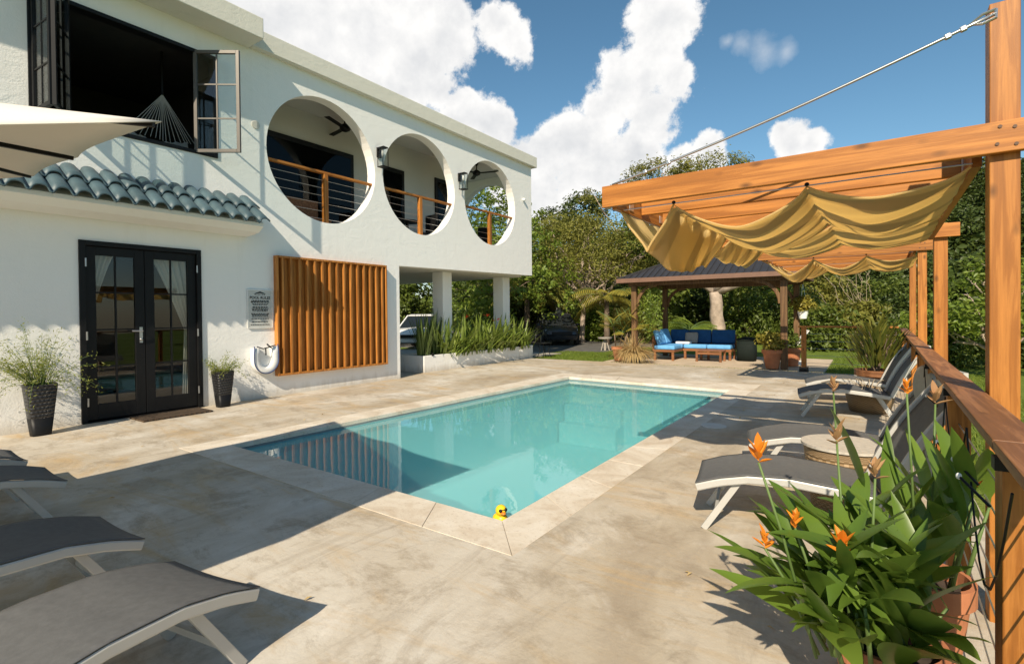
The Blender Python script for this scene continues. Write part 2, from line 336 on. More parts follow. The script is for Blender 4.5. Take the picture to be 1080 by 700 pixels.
# ------------------------------------------------------------------ mesh helpers
def chain_loc(p):
    v = Vector((0,0,0))
    while p is not None:
        v += p.location; p = p.parent
    return v
class MB:
    """collects shapes, builds ONE mesh object"""
    def __init__(s): s.v = []; s.f = []; s.uv = {}
    def add(s, vs, fs):
        o = len(s.v); s.v += [tuple(x) for x in vs]; s.f += [tuple(i+o for i in f) for f in fs]; return s
    def box(s, x0, x1, y0, y1, z0, z1):
        if x0 > x1: x0, x1 = x1, x0
        if y0 > y1: y0, y1 = y1, y0
        return s.add([(x0,y0,z0),(x1,y0,z0),(x1,y1,z0),(x0,y1,z0),(x0,y0,z1),(x1,y0,z1),(x1,y1,z1),(x0,y1,z1)],
                     [(0,3,2,1),(4,5,6,7),(0,1,5,4),(1,2,6,5),(2,3,7,6),(3,0,4,7)])
    def bar(s, p, q, w, h, upv=(0,0,1)):
        """box from p to q, w wide sideways, h along upv"""
        p, q = Vector(p), Vector(q); d = (q-p).normalized(); u = Vector(upv)
        sd = d.cross(u)
        if sd.length < 1e-4: sd = d.cross(Vector((0,1,0)))
        sd.normalize(); u = sd.cross(d).normalized()
        a, b = sd*w/2, u*h/2
        vs = [p-a-b, p+a-b, p+a+b, p-a+b, q-a-b, q+a-b, q+a+b, q-a+b]
        return s.add(vs, [(0,1,2,3),(7,6,5,4),(0,4,5,1),(1,5,6,2),(2,6,7,3),(3,7,4,0)][::1])
    def sweep(s, pts, w, h, side):
        """rectangular section along pts; side = constant sideways vector"""
        pts = [Vector(p) for p in pts]; sd = Vector(side).normalized(); n = len(pts); vs = []; fs = []
        for i, p in enumerate(pts):
            d = (pts[min(i+1, n-1)]-pts[max(i-1, 0)]).normalized(); u = sd.cross(d).normalized()
            a, b = sd*w/2, u*h/2
            c = .3
            vs += [p-a*(1-c)-b, p+a*(1-c)-b, p+a-b*(1-c), p+a+b*(1-c), p+a*(1-c)+b, p-a*(1-c)+b, p-a+b*(1-c), p-a-b*(1-c)]
        for i in range(n-1):
            for k in range(8):
                fs.append((i*8+k, i*8+(k+1)%8, i*8+8+(k+1)%8, i*8+8+k))
        fs += [tuple(range(7,-1,-1)), tuple(range((n-1)*8, n*8))]
        return s.add(vs, fs)
    def tube(s, pts, r, n=6, cap=True):
        pts = [Vector(p) for p in pts]; m = len(pts)
        rs = r if isinstance(r, (list, tuple)) else [r]*m
        d0 = (pts[1]-pts[0]).normalized(); ref = Vector((0,0,1)) if abs(d0.z) < .9 else Vector((1,0,0))
        a = d0.cross(ref).normalized(); vs = []; fs = []
        for i, p in enumerate(pts):
            d = (pts[min(i+1, m-1)]-pts[max(i-1, 0)]).normalized()
            a = (a - d*a.dot(d))
            if a.length < 1e-5: a = d.cross(Vector((0.3,.5,.8)))
            a.normalize(); b = d.cross(a)
            for k in range(n):
                t = 2*math.pi*k/n; vs.append(p + (a*math.cos(t)+b*math.sin(t))*rs[i])
        for i in range(m-1):
            for k in range(n):
                fs.append((i*n+k, i*n+(k+1)%n, i*n+n+(k+1)%n, i*n+n+k))
        if cap: fs += [tuple(range(n-1,-1,-1)), tuple(range((m-1)*n, m*n))]
        return s.add(vs, fs)
    def lathe(s, prof, c=(0,0,0), n=24, square=0, caps=True):
        c = Vector(c); vs = []; fs = []; m = len(prof)
        for (r, z) in prof:
            for k in range(n):
                t = 2*math.pi*k/n; q = 1
                if square: q = 1/max(abs(math.cos(t)), abs(math.sin(t)))**square
                vs.append(c+Vector((r*q*math.cos(t), r*q*math.sin(t), z)))
        o = len(s.f)
        for i in range(m-1):
            for k in range(n): fs.append((i*n+k, i*n+(k+1)%n, i*n+n+(k+1)%n, i*n+n+k))
        if caps: fs += [tuple(range(n-1,-1,-1)), tuple(range((m-1)*n, m*n))]
        s.add(vs, fs)
        for i in range(m-1):
            for k in range(n): s.uv[o+i*n+k] = [(k/n, i/(m-1)), ((k+1)/n, i/(m-1)), ((k+1)/n, (i+1)/(m-1)), (k/n, (i+1)/(m-1))]
        return s
    def grid(s, fn, nu, nv, thick=0):
        vs = []; fs = []
        for j in range(nv+1):
            for i in range(nu+1): vs.append(Vector(fn(i/nu, j/nv)))
        o = len(s.f)
        for j in range(nv):
            for i in range(nu):
                a = j*(nu+1)+i; fs.append((a, a+1, a+nu+2, a+nu+1))
        s.add(vs, fs)
        for j in range(nv):
            for i in range(nu): s.uv[o+j*nu+i] = [(i/nu, j/nv), ((i+1)/nu, j/nv), ((i+1)/nu, (j+1)/nv), (i/nu, (j+1)/nv)]
        return s
    def plate(s, outer, holes, fn, t0, t1):
        """2-D outline with holes, extruded from t0 to t1; fn(a,b,t) -> xyz"""
        loops = [outer]+list(holes)
        flat = [p for l in loops for p in l]
        tris = geometry.tessellate_polygon([[Vector((p[0], p[1], 0)) for p in l] for l in loops])
        n = len(flat); vs = [fn(a, b, t0) for a, b in flat]+[fn(a, b, t1) for a, b in flat]; fs = []
        for t in tris: fs += [tuple(t), tuple(n+i for i in reversed(t))]
        o = 0
        for l in loops:
            m = len(l)
            for i in range(m): fs.append((o+i, o+(i+1) % m, n+o+(i+1) % m, n+o+i))
            o += m
        return s.add(vs, fs)
    def ball(s, c, r, n=10, m=7, sq=(1,1,1)):
        c = Vector(c); vs = []; fs = []
        for j in range(m+1):
            ph = math.pi*j/m
            for k in range(n):
                t = 2*math.pi*k/n; vs.append(c+Vector((r*sq[0]*math.sin(ph)*math.cos(t), r*sq[1]*math.sin(ph)*math.sin(t), -r*sq[2]*math.cos(ph))))
        for j in range(m):
            for k in range(n): fs.append((j*n+k, j*n+(k+1) % n, j*n+n+(k+1) % n, j*n+n+k))
        return s.add(vs, fs)
    def build(s, name, m, parent=None, local=False, smooth=False, bevel=0, seg=2, fix=True, solid=0, sub=0):
        off = Vector((0,0,0)) if (local or parent is None) else chain_loc(parent)
        me = bpy.data.meshes.new(name); me.from_pydata([tuple(Vector(v)-off) for v in s.v], [], s.f); 
        if s.uv:
            ul = me.uv_layers.new(name='UVMap')
            for p in me.polygons:
                u = s.uv.get(p.index)
                if u:
                    for k, li in enumerate(p.loop_indices): ul.data[li].uv = u[k]
        if fix:
            import bmesh
            bm = bmesh.new(); bm.from_mesh(me); bmesh.ops.remove_doubles(bm, verts=bm.verts, dist=1e-5) if sub or smooth else None
            bmesh.ops.recalc_face_normals(bm, faces=bm.faces); bm.to_mesh(me); bm.free()
        if smooth:
            for p in me.polygons: p.use_smooth = True
        me.materials.append(MT[m] if isinstance(m, str) else m)
        o = bpy.data.objects.new(name, me); COL.objects.link(o)
        if parent is not None: o.parent = parent
        if solid:
            d = o.modifiers.new('thickness', 'SOLIDIFY'); d.thickness = solid; d.offset = 0
        if bevel:
            d = o.modifiers.new('bevel', 'BEVEL'); d.width = bevel; d.segments = seg; d.limit_method = 'ANGLE'; d.angle_limit = rad(40)
        if sub:
            d = o.modifiers.new('sub', 'SUBSURF'); d.levels = sub; d.render_levels = sub
        return o

def tag(o, label, cat, group=None):
    o['label'] = label; o['category'] = cat
    if group: o['group'] = group
    return o
def struct(o, kind='structure'):
    o['kind'] = kind; return o
def thing(name, label, cat, loc=(0,0,0), rz=0, group=None):
    o = bpy.data.objects.new(name, None); COL.objects.link(o); o.location = loc; o.rotation_euler = (0,0,rz); o.empty_display_size = .1
    return tag(o, label, cat, group)
def dup(root, loc, rz, label=None, group=None):
    def cp(o, par):
        c = o.copy(); COL.objects.link(c)
        if par is not None: c.parent = par
        for ch in list(o.children): cp(ch, c)
        return c
    kids = list(root.children)
    r = root.copy(); COL.objects.link(r); r.location = loc; r.rotation_euler = (0,0,rz)
    for ch in kids: cp(ch, r)
    if label: r['label'] = label
    if group: r['group'] = group
    return r

# ---- leaves -------------------------------------------------------
def rand_dirs(n):
    v = RNG.normal(size=(n,3)); return v/np.linalg.norm(v, axis=1, keepdims=True)
def leaf_mesh(name, C, N, size, aspect, m, parent=None, fold=.18, T=None, local=False):
    """C centres, N normals -> one folded diamond per leaf"""
    n = len(C); off = np.zeros(3) if (local or parent is None) else np.array(chain_loc(parent))
    if T is None: T = rand_dirs(n)
    N = N/np.maximum(np.linalg.norm(N, axis=1, keepdims=True), 1e-6)
    T = T-N*(T*N).sum(1, keepdims=True); T /= np.maximum(np.linalg.norm(T, axis=1, keepdims=True), 1e-6)
    B = np.cross(N, T); s = (size*(.7+.6*RNG.random(n)))[:,None] if not isinstance(size, np.ndarray) else size[:,None]
    a = C-T*s*.5; b = C+B*s*aspect*.5+N*s*fold*.5; c = C+T*s*.5-N*s*fold*.4; d = C-B*s*aspect*.5+N*s*fold*.5
    V = np.stack([a,b,c,d], 1).reshape(-1,3)-off
    me = bpy.data.meshes.new(name); me.vertices.add(4*n); me.vertices.foreach_set('co', V.astype(np.float32).ravel())
    idx = np.arange(4*n).reshape(-1,4); tri = np.concatenate([idx[:,[0,1,2]], idx[:,[0,2,3]]], 1).ravel()
    me.loops.add(6*n); me.loops.foreach_set('vertex_index', tri.astype(np.int32)); me.polygons.add(2*n)
    me.polygons.foreach_set('loop_start', (np.arange(2*n)*3).astype(np.int32)); me.update(calc_edges=True); me.validate()
    me.materials.append(MT[m] if isinstance(m, str) else m)
    o = bpy.data.objects.new(name, me); COL.objects.link(o)
    if parent is not None: o.parent = parent
    return o
def crown_points(ells, ncl, per, clr, shell=.55, flat=1.0):
    """leaf clumps spread through a union of ellipsoids (cx,cy,cz,rx,ry,rz)"""
    ells = np.array(ells, float); w = ells[:,3]*ells[:,4]+ells[:,4]*ells[:,5]; w /= w.sum()
    k = RNG.choice(len(ells), ncl, p=w); d = rand_dirs(ncl); rr = (shell+(1-shell)*RNG.random(ncl))**.6*(.86+.26*RNG.random(ncl))
    cc = ells[k,:3]+d*ells[k,3:]*rr[:,None]
    cl = np.repeat(cc, per, 0); out = np.repeat(d, per, 0)
    g = RNG.normal(size=(ncl*per,3))*clr*.5; g[:,2] *= .62*flat
    sz = np.repeat(.6+.8*RNG.random(ncl), per)[:,None]
    P = cl+g*sz
    N = out*.55+RNG.normal(size=P.shape)*.55+np.array([0,0,.55])
    return P, N
def limb(mb, p, q, r0, r1, wob=.08, n=5):
    p, q = Vector(p), Vector(q); L = (q-p).length; pts = []; rs = []
    for i in range(n+1):
        t = i/n; j = Vector((random.uniform(-1,1), random.uniform(-1,1), random.uniform(-.4,.4)))*wob*L*(0 if i in (0,n) else 1)
        pts.append(p.lerp(q, t)+j); rs.append(r0+(r1-r0)*t)
    mb.tube(pts, rs, 7); return pts
def polar(px, d, z=0):
    """ground point at viewing bearing px (of a 1080 wide frame) and depth d metres along the view axis"""
    a = (px-540)/535.28
    return Vector((d*(-.5740+.8189*a), d*(.8189+.5740*a), z))
def tree(name, label, base, ells, ncl, per, clr, leaf, asp, m, trunk=.15, bark='bark', group=None, cat='tree', shell=.55, limbs=7, split=.35, th=None, twigs=0):
    """ells relative to the base point"""
    base = Vector(base); t = thing(name, label, cat, base, 0, group)
    mb = MB(); E = [(e[0]+base.x, e[1]+base.y, e[2]+base.z)+tuple(e[3:]) for e in ells]
    top = max(e[2] for e in E); fork = base+Vector((random.uniform(-.2,.2), random.uniform(-.2,.2), th if th else (top-base.z)*split))
    pts = limb(mb, base+Vector((0,0,-.15)), fork, trunk, trunk*.72, .018)
    for i in range(limbs):
        e = E[i % len(E)]; d = Vector(rand_dirs(1)[0]); d.z = abs(d.z)*.5
        q = Vector(e[:3])+Vector((d.x*e[3], d.y*e[4], d.z*e[5]))*random.uniform(.35,.75)
        b = limb(mb, fork, q, trunk*.5, trunk*.12, .09)
        for k in range(2+twigs):
            s = random.choice(b[2:]); d2 = Vector(rand_dirs(1)[0]); d2.z = d2.z*.5+.15
            limb(mb, s, s+d2*min(e[3],e[5])*random.uniform(.3,.75), trunk*.2, trunk*.05, .12)
    mb.build('trunk', bark, t, smooth=True)
    P, N = crown_points(E, ncl, per, clr, shell)
    leaf_mesh('crown', P, N, leaf, asp, m, t)
    return t
# blade leaf: pointed, curved, folded along the midrib
def blade(mb, base, dirv, L, w, droop=.4, n=6, stalk=.0, roll=0, fold=.25, side=None):
    base = Vector(base); d = Vector(dirv).normalized(); z = Vector((0,0,1))
    sd = d.cross(z) if side is None else Vector(side)
    if sd.length < .05: sd = Vector((random.uniform(-1,1), random.uniform(-1,1), 0))
    sd.normalize(); nrm = sd.cross(d).normalized()
    sd = (sd*math.cos(roll)+nrm*math.sin(roll)); nrm = sd.cross(d).normalized()
    vs = []; fs = []; p = base.copy(); cur = d.copy()
    for i in range(n+1):
        t = i/n
        ww = w*.5*(math.sin(math.pi*min(1, t**.75*.98+.02))**.75) if stalk == 0 else w*.5*max(.03, math.sin(math.pi*max(0, (t-stalk)/(1-stalk))**.8)**.8 if t > stalk else .05)
        if i == n: ww = w*.01
        nn = sd.cross(cur).normalized()
        vs += [p-sd*ww+nn*ww*fold, p.copy(), p+sd*ww+nn*ww*fold]
        cur = (cur + Vector((0,0,-droop/n))).normalized(); p = p+cur*L/n
    for i in range(n):
        a = i*3; fs += [(a, a+1, a+4, a+3), (a+1, a+2, a+5, a+4)]
    mb.add(vs, fs)
    return p

# ================================================================== THE SETTING
XW = -9.145
def terrain(x, y):
    h = -.07
    if x > .75: h -= min((x-.75)*.30, .55)+max(0, x-3)*.03
    d = math.hypot(x, y)
    if y > 40: h += (y-40)*.05
    return h
xs = [-300,-160,-90,-60,-45,-35,-28,-22,-18,-15,-12,-9.3,-.5,.75,1.2,1.8,2.6,3.5,5,7,9,12,16,22,30,45,70,110,200,300]
ys = [-300,-120,-60,-30,-15,-6,-1,13,14.5,16,18,20,22,25,28,32,36,40,46,54,64,80,110,160,300,600]
g = MB(); idx = {}
for j, y in enumerate(ys):
    for i, x in enumerate(xs): idx[i,j] = len(g.v); g.v.append((x, y, terrain(x, y)))
for j in range(len(ys)-1):
    for i in range(len(xs)-1):
        if xs[i] >= -9.4 and xs[i+1] <= -.4 and ys[j] >= -1.1 and ys[j+1] <= 13.1: continue
        g.f.append((idx[i,j], idx[i+1,j], idx[i+1,j+1], idx[i,j+1]))
struct(g.build('ground', 'lawn'))

PIN = [(-6.09,2.96),(-2.18,2.96),(-2.17,10.36),(-5.80,10.62)]
POUT = [(-6.5,2.56),(-1.81,2.56),(-1.80,11.45),(-6.3,11.2)]
flat = lambda a, b, t: (a, b, t)
DECK = [(-9.6,-5),(.62,-5),(.75,14.42),(-1.2,14.42),(-9.42,14.45),(-9.6,9)]
dk = MB().plate(DECK, [POUT], flat, -.12, 0).build('pool_deck', 'concrete'); struct(dk)
# coping: separate travertine slabs laid round the pool, one mesh
cp = MB()
def along(a, b, t): return (a[0]+(b[0]-a[0])*t, a[1]+(b[1]-a[1])*t)
for s in range(4):
    i0, i1, o0, o1 = PIN[s], PIN[(s+1)%4], POUT[s], POUT[(s+1)%4]
    n = max(3, round(math.dist(i0, i1)/.62)); gp = .002/ math.dist(i0,i1)
    for k in range(n):
        t0, t1 = k/n+gp, (k+1)/n-gp
        q = [along(i0,i1,t0), along(i0,i1,t1), along(o0,o1,t1), along(o0,o1,t0)]
        cp.plate(q, [], flat, -.05, .003+random.uniform(-.0006,.0006))
struct(cp.build('pool_coping', 'coping', bevel=.003, seg=2))
def ins(poly, d):
    c = Vector((sum(p[0] for p in poly)/4, sum(p[1] for p in poly)/4)); return [tuple(Vector(p)+(c-Vector(p)).normalized()*d) for p in poly]
wall = MB()
P2 = PIN
for s in range(4):
    a, b = P2[s], P2[(s+1)%4]
    wall.add([(a[0],a[1],-1.5),(b[0],b[1],-1.5),(b[0],b[1],-.22),(a[0],a[1],-.22)], [(0,1,2,3)])
wall.add([(p[0],p[1],-1.45) for p in P2], [(0,1,2,3)])
struct(wall.build('pool_basin', 'plaster', fix=False))
band = MB()
for s in range(4):
    a, b = P2[s], P2[(s+1)%4]; band.add([(a[0],a[1],-.22),(b[0],b[1],-.22),(b[0],b[1],-.05),(a[0],a[1],-.05)], [(0,1,2,3)])
struct(band.build('pool_waterline', 'waterline', fix=False))
st = MB()
for k in range(2):
    st.box(-5.78,-4.4, 10.58-.26*(k+1), 10.58-.26*k, -1.45, -.6-.38*k)
    st.box(-3.0,-2.19, 10.42-.26*(k+1), 10.42-.26*k, -1.45, -.6-.38*k)
struct(st.build('pool_steps', 'plaster', bevel=.02))
wt = MB().add([(p[0],p[1],-.075) for p in PIN], [(0,1,2,3)]).build('pool_water', 'water', fix=False); struct(wt)

# paths beyond the deck
struct(MB().plate([(-6.9,14.7),(-.9,14.7),(-.9,18.9),(-6.9,18.9)], [], flat, -.2, -.025).build('gazebo_pad', 'pad', bevel=.01))
struct(MB().plate([(-30,17.6),(-10.2,17.0),(-8.6,18.6),(-7.4,20.2),(-7.6,21.5),(-9,30),(-16,40),(-34,40)], [], flat, -.2, -.045).build('driveway', 'road'))
struct(MB().plate([(-9.5,14.47),(-.9,14.47),(-.9,14.68),(-9.5,14.68)], [], flat, -.2, -.012).build('stone_edging', 'pad', bevel=.02))

# grass blades on the lawn strips that are near enough to read
gp = []
def scatter(n, x0, x1, y0, y1):
    x = RNG.uniform(x0, x1, n); y = RNG.uniform(y0, y1, n); return x, y
gx = []; gy = []
for a in [(9000,-10.2,-6.95,14.7,18.4),(5000,-8.6,-6.95,18,22),(9000,-.85,3,14.5,22),(5000,-9.6,-.9,14.45,14.72),(9000,.8,4.5,3,14)]:
    x, y = scatter(*a); gx.append(x); gy.append(y)
gx = np.concatenate(gx); gy = np.concatenate(gy); gz = np.array([terrain(a,b) for a,b in zip(gx,gy)])
n = len(gx); Cg = np.stack([gx,gy,gz+.03],1); Tg = RNG.normal(size=(n,3))*.5+np.array([0,0,1.0]); Ng = RNG.normal(size=(n,3)); Ng[:,2] *= .2
lx, ly = RNG.uniform(-7,.2,90), RNG.uniform(1,14,90); keep = ~((lx > -6.6)&(lx < -1.75)&(ly > 2.4)&(ly < 11.6)); lx, ly = lx[keep], ly[keep]
struct(leaf_mesh('fallen_leaves', np.stack([lx,ly,np.full(len(lx),.012)],1), RNG.normal(size=(len(lx),3))*.25+np.array([0,0,1.0]), .05, .45, 'L_straw'), 'stuff')
struct(leaf_mesh('grass_blades', Cg, Ng, .08, .16, 'L_bright', T=Tg), 'stuff')

# ================================================================== HOUSE
HB = (XW, 6.0, 0)
house = thing('house', 'white stucco two storey pool house with three round balcony openings', 'house', HB)
def circle(cy, cz, r, n=56): return [(cy+r*math.cos(2*math.pi*i/n), cz+r*math.sin(2*math.pi*i/n)) for i in range(n)]
yz = lambda a, b, t: (t, a, b)
CIRC = [(6.42,4.69,1.272),(9.16,4.75,1.242),(12.04,4.79,1.232)]
WIN = (1.88,4.28,4.22,5.95)
front = MB()
upper = [(-4,2.74),(8.38,2.70),(14.23,2.78),(14.23,6.50),(-4,6.50)]
door = (2.37,3.98,.0,2.62)
outl = [(-4,-.05),(8.38,-.05),(8.38,2.68),(14.23,2.78),(14.23,6.5),(-4,6.5)]
front.plate(outl, [[(door[0],.012),(door[1],.012),(door[1],door[3]),(door[0],door[3])], [(WIN[0],WIN[2]),(WIN[1],WIN[2]),(WIN[1],WIN[3]),(WIN[0],WIN[3])]]+[circle(*c) for c in CIRC], yz, XW-.26, XW)
front.build('front_wall', 'stucco', house)
# end wall, inner walls, slabs
m = MB()
m.plate([(XW-.262,2.8),(-13,2.8),(-13,6.5),(XW-.262,6.5)], [[(-10.85+1.22*math.cos(t*math.pi/24), 4.75+1.24*math.sin(t*math.pi/24)) for t in range(48)]], lambda a,b,t: (a,t,b), 13.98, 14.226)
m.build('end_wall', 'stucco', house)
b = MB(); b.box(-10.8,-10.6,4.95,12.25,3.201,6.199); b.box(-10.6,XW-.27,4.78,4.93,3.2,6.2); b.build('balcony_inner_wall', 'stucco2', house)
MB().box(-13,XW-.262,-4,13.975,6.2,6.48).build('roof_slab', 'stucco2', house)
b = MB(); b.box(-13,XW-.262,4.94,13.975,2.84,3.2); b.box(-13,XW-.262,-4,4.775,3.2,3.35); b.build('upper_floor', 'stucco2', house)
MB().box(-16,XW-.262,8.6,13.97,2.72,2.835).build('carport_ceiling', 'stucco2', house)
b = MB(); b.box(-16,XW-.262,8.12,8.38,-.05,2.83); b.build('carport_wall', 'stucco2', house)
for y0 in (10.60,13.48):
    MB().box(-10.2,-9.8,y0,y0+.38,-.05,2.719).build('column', 'stucco', house, bevel=.008)
MB().box(-15.8,-15.4,10.9,11.3,-.05,2.719).build('column', 'stucco', house, bevel=.008)
struct(MB().box(-17,-9.605,8.385,17.0,-.2,-.01).build('carport_floor', 'floor'))
# dark rooms behind the window and the door
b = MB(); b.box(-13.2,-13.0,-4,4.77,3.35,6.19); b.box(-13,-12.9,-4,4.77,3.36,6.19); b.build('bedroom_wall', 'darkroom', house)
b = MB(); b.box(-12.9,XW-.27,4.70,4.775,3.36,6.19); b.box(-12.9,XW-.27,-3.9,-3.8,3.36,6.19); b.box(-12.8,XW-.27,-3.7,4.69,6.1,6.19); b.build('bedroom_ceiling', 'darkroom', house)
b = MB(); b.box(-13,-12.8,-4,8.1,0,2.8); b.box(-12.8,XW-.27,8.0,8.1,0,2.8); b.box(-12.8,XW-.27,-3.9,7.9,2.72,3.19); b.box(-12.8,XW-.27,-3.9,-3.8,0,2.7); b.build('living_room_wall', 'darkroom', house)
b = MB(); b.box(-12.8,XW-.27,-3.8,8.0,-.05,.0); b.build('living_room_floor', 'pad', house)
# parapet and overhang
b = MB(); b.box(XW-.4,XW+.13,4.86,14.40,6.36,6.70); b.box(-13,XW-.41,14.16,14.40,6.36,6.70); b.build('parapet', 'parapet', house, bevel=.01)
MB().box(XW-.4,XW+.52,-4,4.84,6.34,6.70).build('roof_overhang', 'parapet', house, bevel=.012)
MT['dimglass'] = mat_glass('dim_glass', (.5,.52,.52), .22)
# balcony doors: dark openings on the inner wall
for (y0,y1,z1) in ((5.0,5.6,5.7),(5.75,8.2,5.52),(9.0,9.9,5.5),(11.15,12.05,5.6)):
    d = MB().box(-10.598,-10.55,y0,y1,3.2,z1).build('balcony_door', 'black', house)
    MB().box(-10.549,-10.54,y0+.1,y1-.1,3.35,z1-.12).build('pane', 'dimglass', d)
# balcony guard rails seen through the circles
for (cy,cz,r), zr in zip(CIRC, (4.475,4.485,4.55)):
    pr = MB(); pr.bar((-9.27,cy-r-.02,zr),(-9.27,cy+r+.02,zr),.09,.05); pr = pr.build('balcony_handrail', 'cedar_y', house, bevel=.008)
    MB().box(-9.31,-9.215,cy+.0,cy+.095,3.21,zr-.026).build('balcony_post', 'cedar_z', house, bevel=.006)
    cb = MB()
    for k in range(1,7):
        zz = zr-.16*k; hw = math.sqrt(max(.02, r*r-(zz-cz)**2)); cb.tube([(-9.262,cy-hw-.05,zz),(-9.262,cy+hw+.05,zz)],.004,5)
    cb.build('balcony_cable', 'steel', house)

# tiled awning
aw = MB(); zt, zl, dd = 3.60, 3.14, .64
aw_y0, aw_y1, per = -3.8, 4.80, .222
nT = round((aw_y1-aw_y0)/per)
def tile_fn(course):
    def fn(u, v):
        y = aw_y0+(aw_y1-aw_y0)*u; ph = (y-aw_y0)/per*2*math.pi
        t = (course+v*1.12)/2.0
        x = XW+.005+(dd+.02)*t; pp = (ph/(2*math.pi)) % 1; prof = .066*math.sqrt(max(0, 1-((pp-.38)/.38)**2)) if pp < .76 else -.022*math.sin(math.pi*(pp-.76)/.24)
        z = zt+(zl-zt)*t+prof-.02+(.020 if course == 0 else 0.0)*v+.02*(1-t)
        if course == 1: z -= .004
        return (x, y, z+(.028*v))
    return fn
ta = MB(); 
for c in (0,1): ta.grid(tile_fn(c), nT*16, 3)
ta.build('tile_awning', 'tile', house, smooth=True, fix=False, solid=.022)
MB().plate([(XW+.005,2.93),(XW+.42,2.97),(XW+.56,3.06),(XW+.56,3.12),(XW+.005,3.5)], [], lambda a,b,t: (a,t,b), -3.8, 4.76).build('awning_ledge', 'stucco', house)

# french door
fd = MB(); Y0, Y1, Z1 = door[0]+.002, door[1]-.002, door[3]-.003
fx0, fx1 = XW-.12, XW+.03
fr = MB(); fr.box(fx0,fx1,Y0,Y0+.07,.014,Z1); fr.box(fx0,fx1,Y1-.07,Y1,.014,Z1); fr.box(fx0,fx1,Y0+.071,Y1-.071,Z1-.07,Z1); fr.box(fx0-.05,XW+.05,Y0,Y1,-.02,.0139)
dfr = fr.build('door_frame', 'black', house, bevel=.004)
ym = (Y0+Y1)/2
for s, (a, bb) in enumerate(((Y0+.073, ym-.004),(ym+.004, Y1-.073))):
    lf = MB(); x0, x1 = XW-.07, XW-.015; z0, z1 = .03, Z1-.075; st_ = .125; bt = .22
    lf.box(x0,x1,a,a+st_,z0,z1); lf.box(x0,x1,bb-st_,bb,z0,z1); lf.box(x0,x1,a+st_,bb-st_,z0,z0+bt); lf.box(x0,x1,a+st_,bb-st_,z1-st_,z1)
    leaf = lf.build('door_leaf', 'black', house, bevel=.004)
    ga, gb, gz0, gz1 = a+st_, bb-st_, z0+bt, z1-st_
    mu = MB(); mu.box(x0+.015,x1-.012,(ga+gb)/2-.011,(ga+gb)/2+.011,gz0,gz1)
    for k in (1,2,3):
        z = gz0+(gz1-gz0)*k/4; mu.box(x0+.017,x1-.014,ga,gb,z-.011,z+.011)
    mu.build('muntin', 'black', leaf)
    MB().box(XW-.046,XW-.041,ga-.002,gb+.002,gz0-.002,gz1+.002).build('pane', 'glass', leaf)
    for z in (.3,1.25,2.3):
        yy = Y0+.071 if s == 0 else Y1-.071; MB().tube([(XW+.038,yy,z-.06),(XW+.038,yy,z+.06)],.012,8).build('hinge', 'steel', leaf)
    if s == 0:
        h = MB(); h.box(XW-.014,XW-.004,bb-.075,bb-.035,1.12,1.36); h.tube([(XW-.004,bb-.055,1.3),(XW+.05,bb-.055,1.3),(XW+.05,bb-.055,1.3),(XW+.055,bb-.19,1.305)],.011,8); h.ball((XW-.002,bb-.055,1.17),.022)
        h.build('handle', 'steel', leaf)
# curtains behind the glass
for (ya, yb, yt, lab) in ((2.5,2.72,2.46,'cream curtain tied back at the left side of the black double door'),(3.3,3.86,3.9,'cream curtain swept to the right behind the black double door')):
    left = ya < 3
    def fn(u, v, ya=ya, left=left):
        z = 2.5-2.4*v; wv = .03*math.sin(u*34)
        if left: top0, top1 = 2.46, 2.86; pinch = max(.0, min(1, v/.45)); w1 = top1+(2.52-top1)*pinch**.8 if v < .45 else 2.52+.1*(v-.45); y = top0+(w1-top0)*u
        else:
            top0, top1 = 3.28, 3.92; pinch = max(0, min(1, v/.5)); w0 = top0+(3.78-top0)*pinch**.85 if v < .5 else 3.78-.1*(v-.5); y = w0+(top1-w0)*u
        return (XW-.17+wv*.8, y, z)
    tag(MB().grid(fn, 40, 24).build('curtain', 'curtain', smooth=True, fix=False), lab, 'curtain')

# casement window
wf = MB(); y0,y1,z0,z1 = WIN; x0,x1 = XW-.16, XW+.02
wf.box(x0,x1,y0+.001,y0+.06,z0+.001,z1-.001); wf.box(x0,x1,y1-.06,y1-.001,z0+.001,z1-.001); wf.box(x0,x1,y0+.06,y1-.06,z0+.001,z0+.06); wf.box(x0,x1,y0+.06,y1-.06,z1-.06,z1-.001)
win = wf.build('window_frame', 'black', house, bevel=.004)
bronze = mat_plain('bronze_frame', (.10,.09,.078), .4, .3, .08); MT['bronze'] = bronze
def sash(p, q, z0, z1, m):
    """open sash from hinge p to q (x,y)"""
    p, q = Vector((p[0],p[1],0)), Vector((q[0],q[1],0)); d = q-p
    P = lambda t, z: (p.x+d.x*t, p.y+d.y*t, z)
    w = .055; L = d.length; e = w/2/L
    s = MB(); s.bar(P(e,z0),P(e,z1),.045,w,d); s.bar(P(1-e,z0),P(1-e,z1),.045,w,d); s.bar(P(2*e,z0+w/2),P(1-2*e,z0+w/2),.045,w); s.bar(P(2*e,z1-w/2),P(1-2*e,z1-w/2),.045,w)
    o = s.build('open_sash', m, house, bevel=.003)
    mm = MB(); mm.bar(P(.5,z0+w),P(.5,z1-w),.02,.022,d)
    for k in (1,2): z = z0+(z1-z0)*k/3; mm.bar(P(2*e,z),P(1-2*e,z),.02,.022)
    mm.build('muntin', m, o)
    s = MB(); s.bar(P(2*e,(z0+z1)/2),P(1-2*e,(z0+z1)/2),.005,z1-z0-2*w); s.build('pane', 'clear', o)
    return o
sash((XW-.02,3.93),(XW+.58,4.38),4.24,5.93,'bronze')
sash((XW+.03,1.93),(XW+.60,1.98),4.24,5.93,'black')
sash((XW+.62,2.0),(XW+.10,2.28),4.24,5.93,'black')

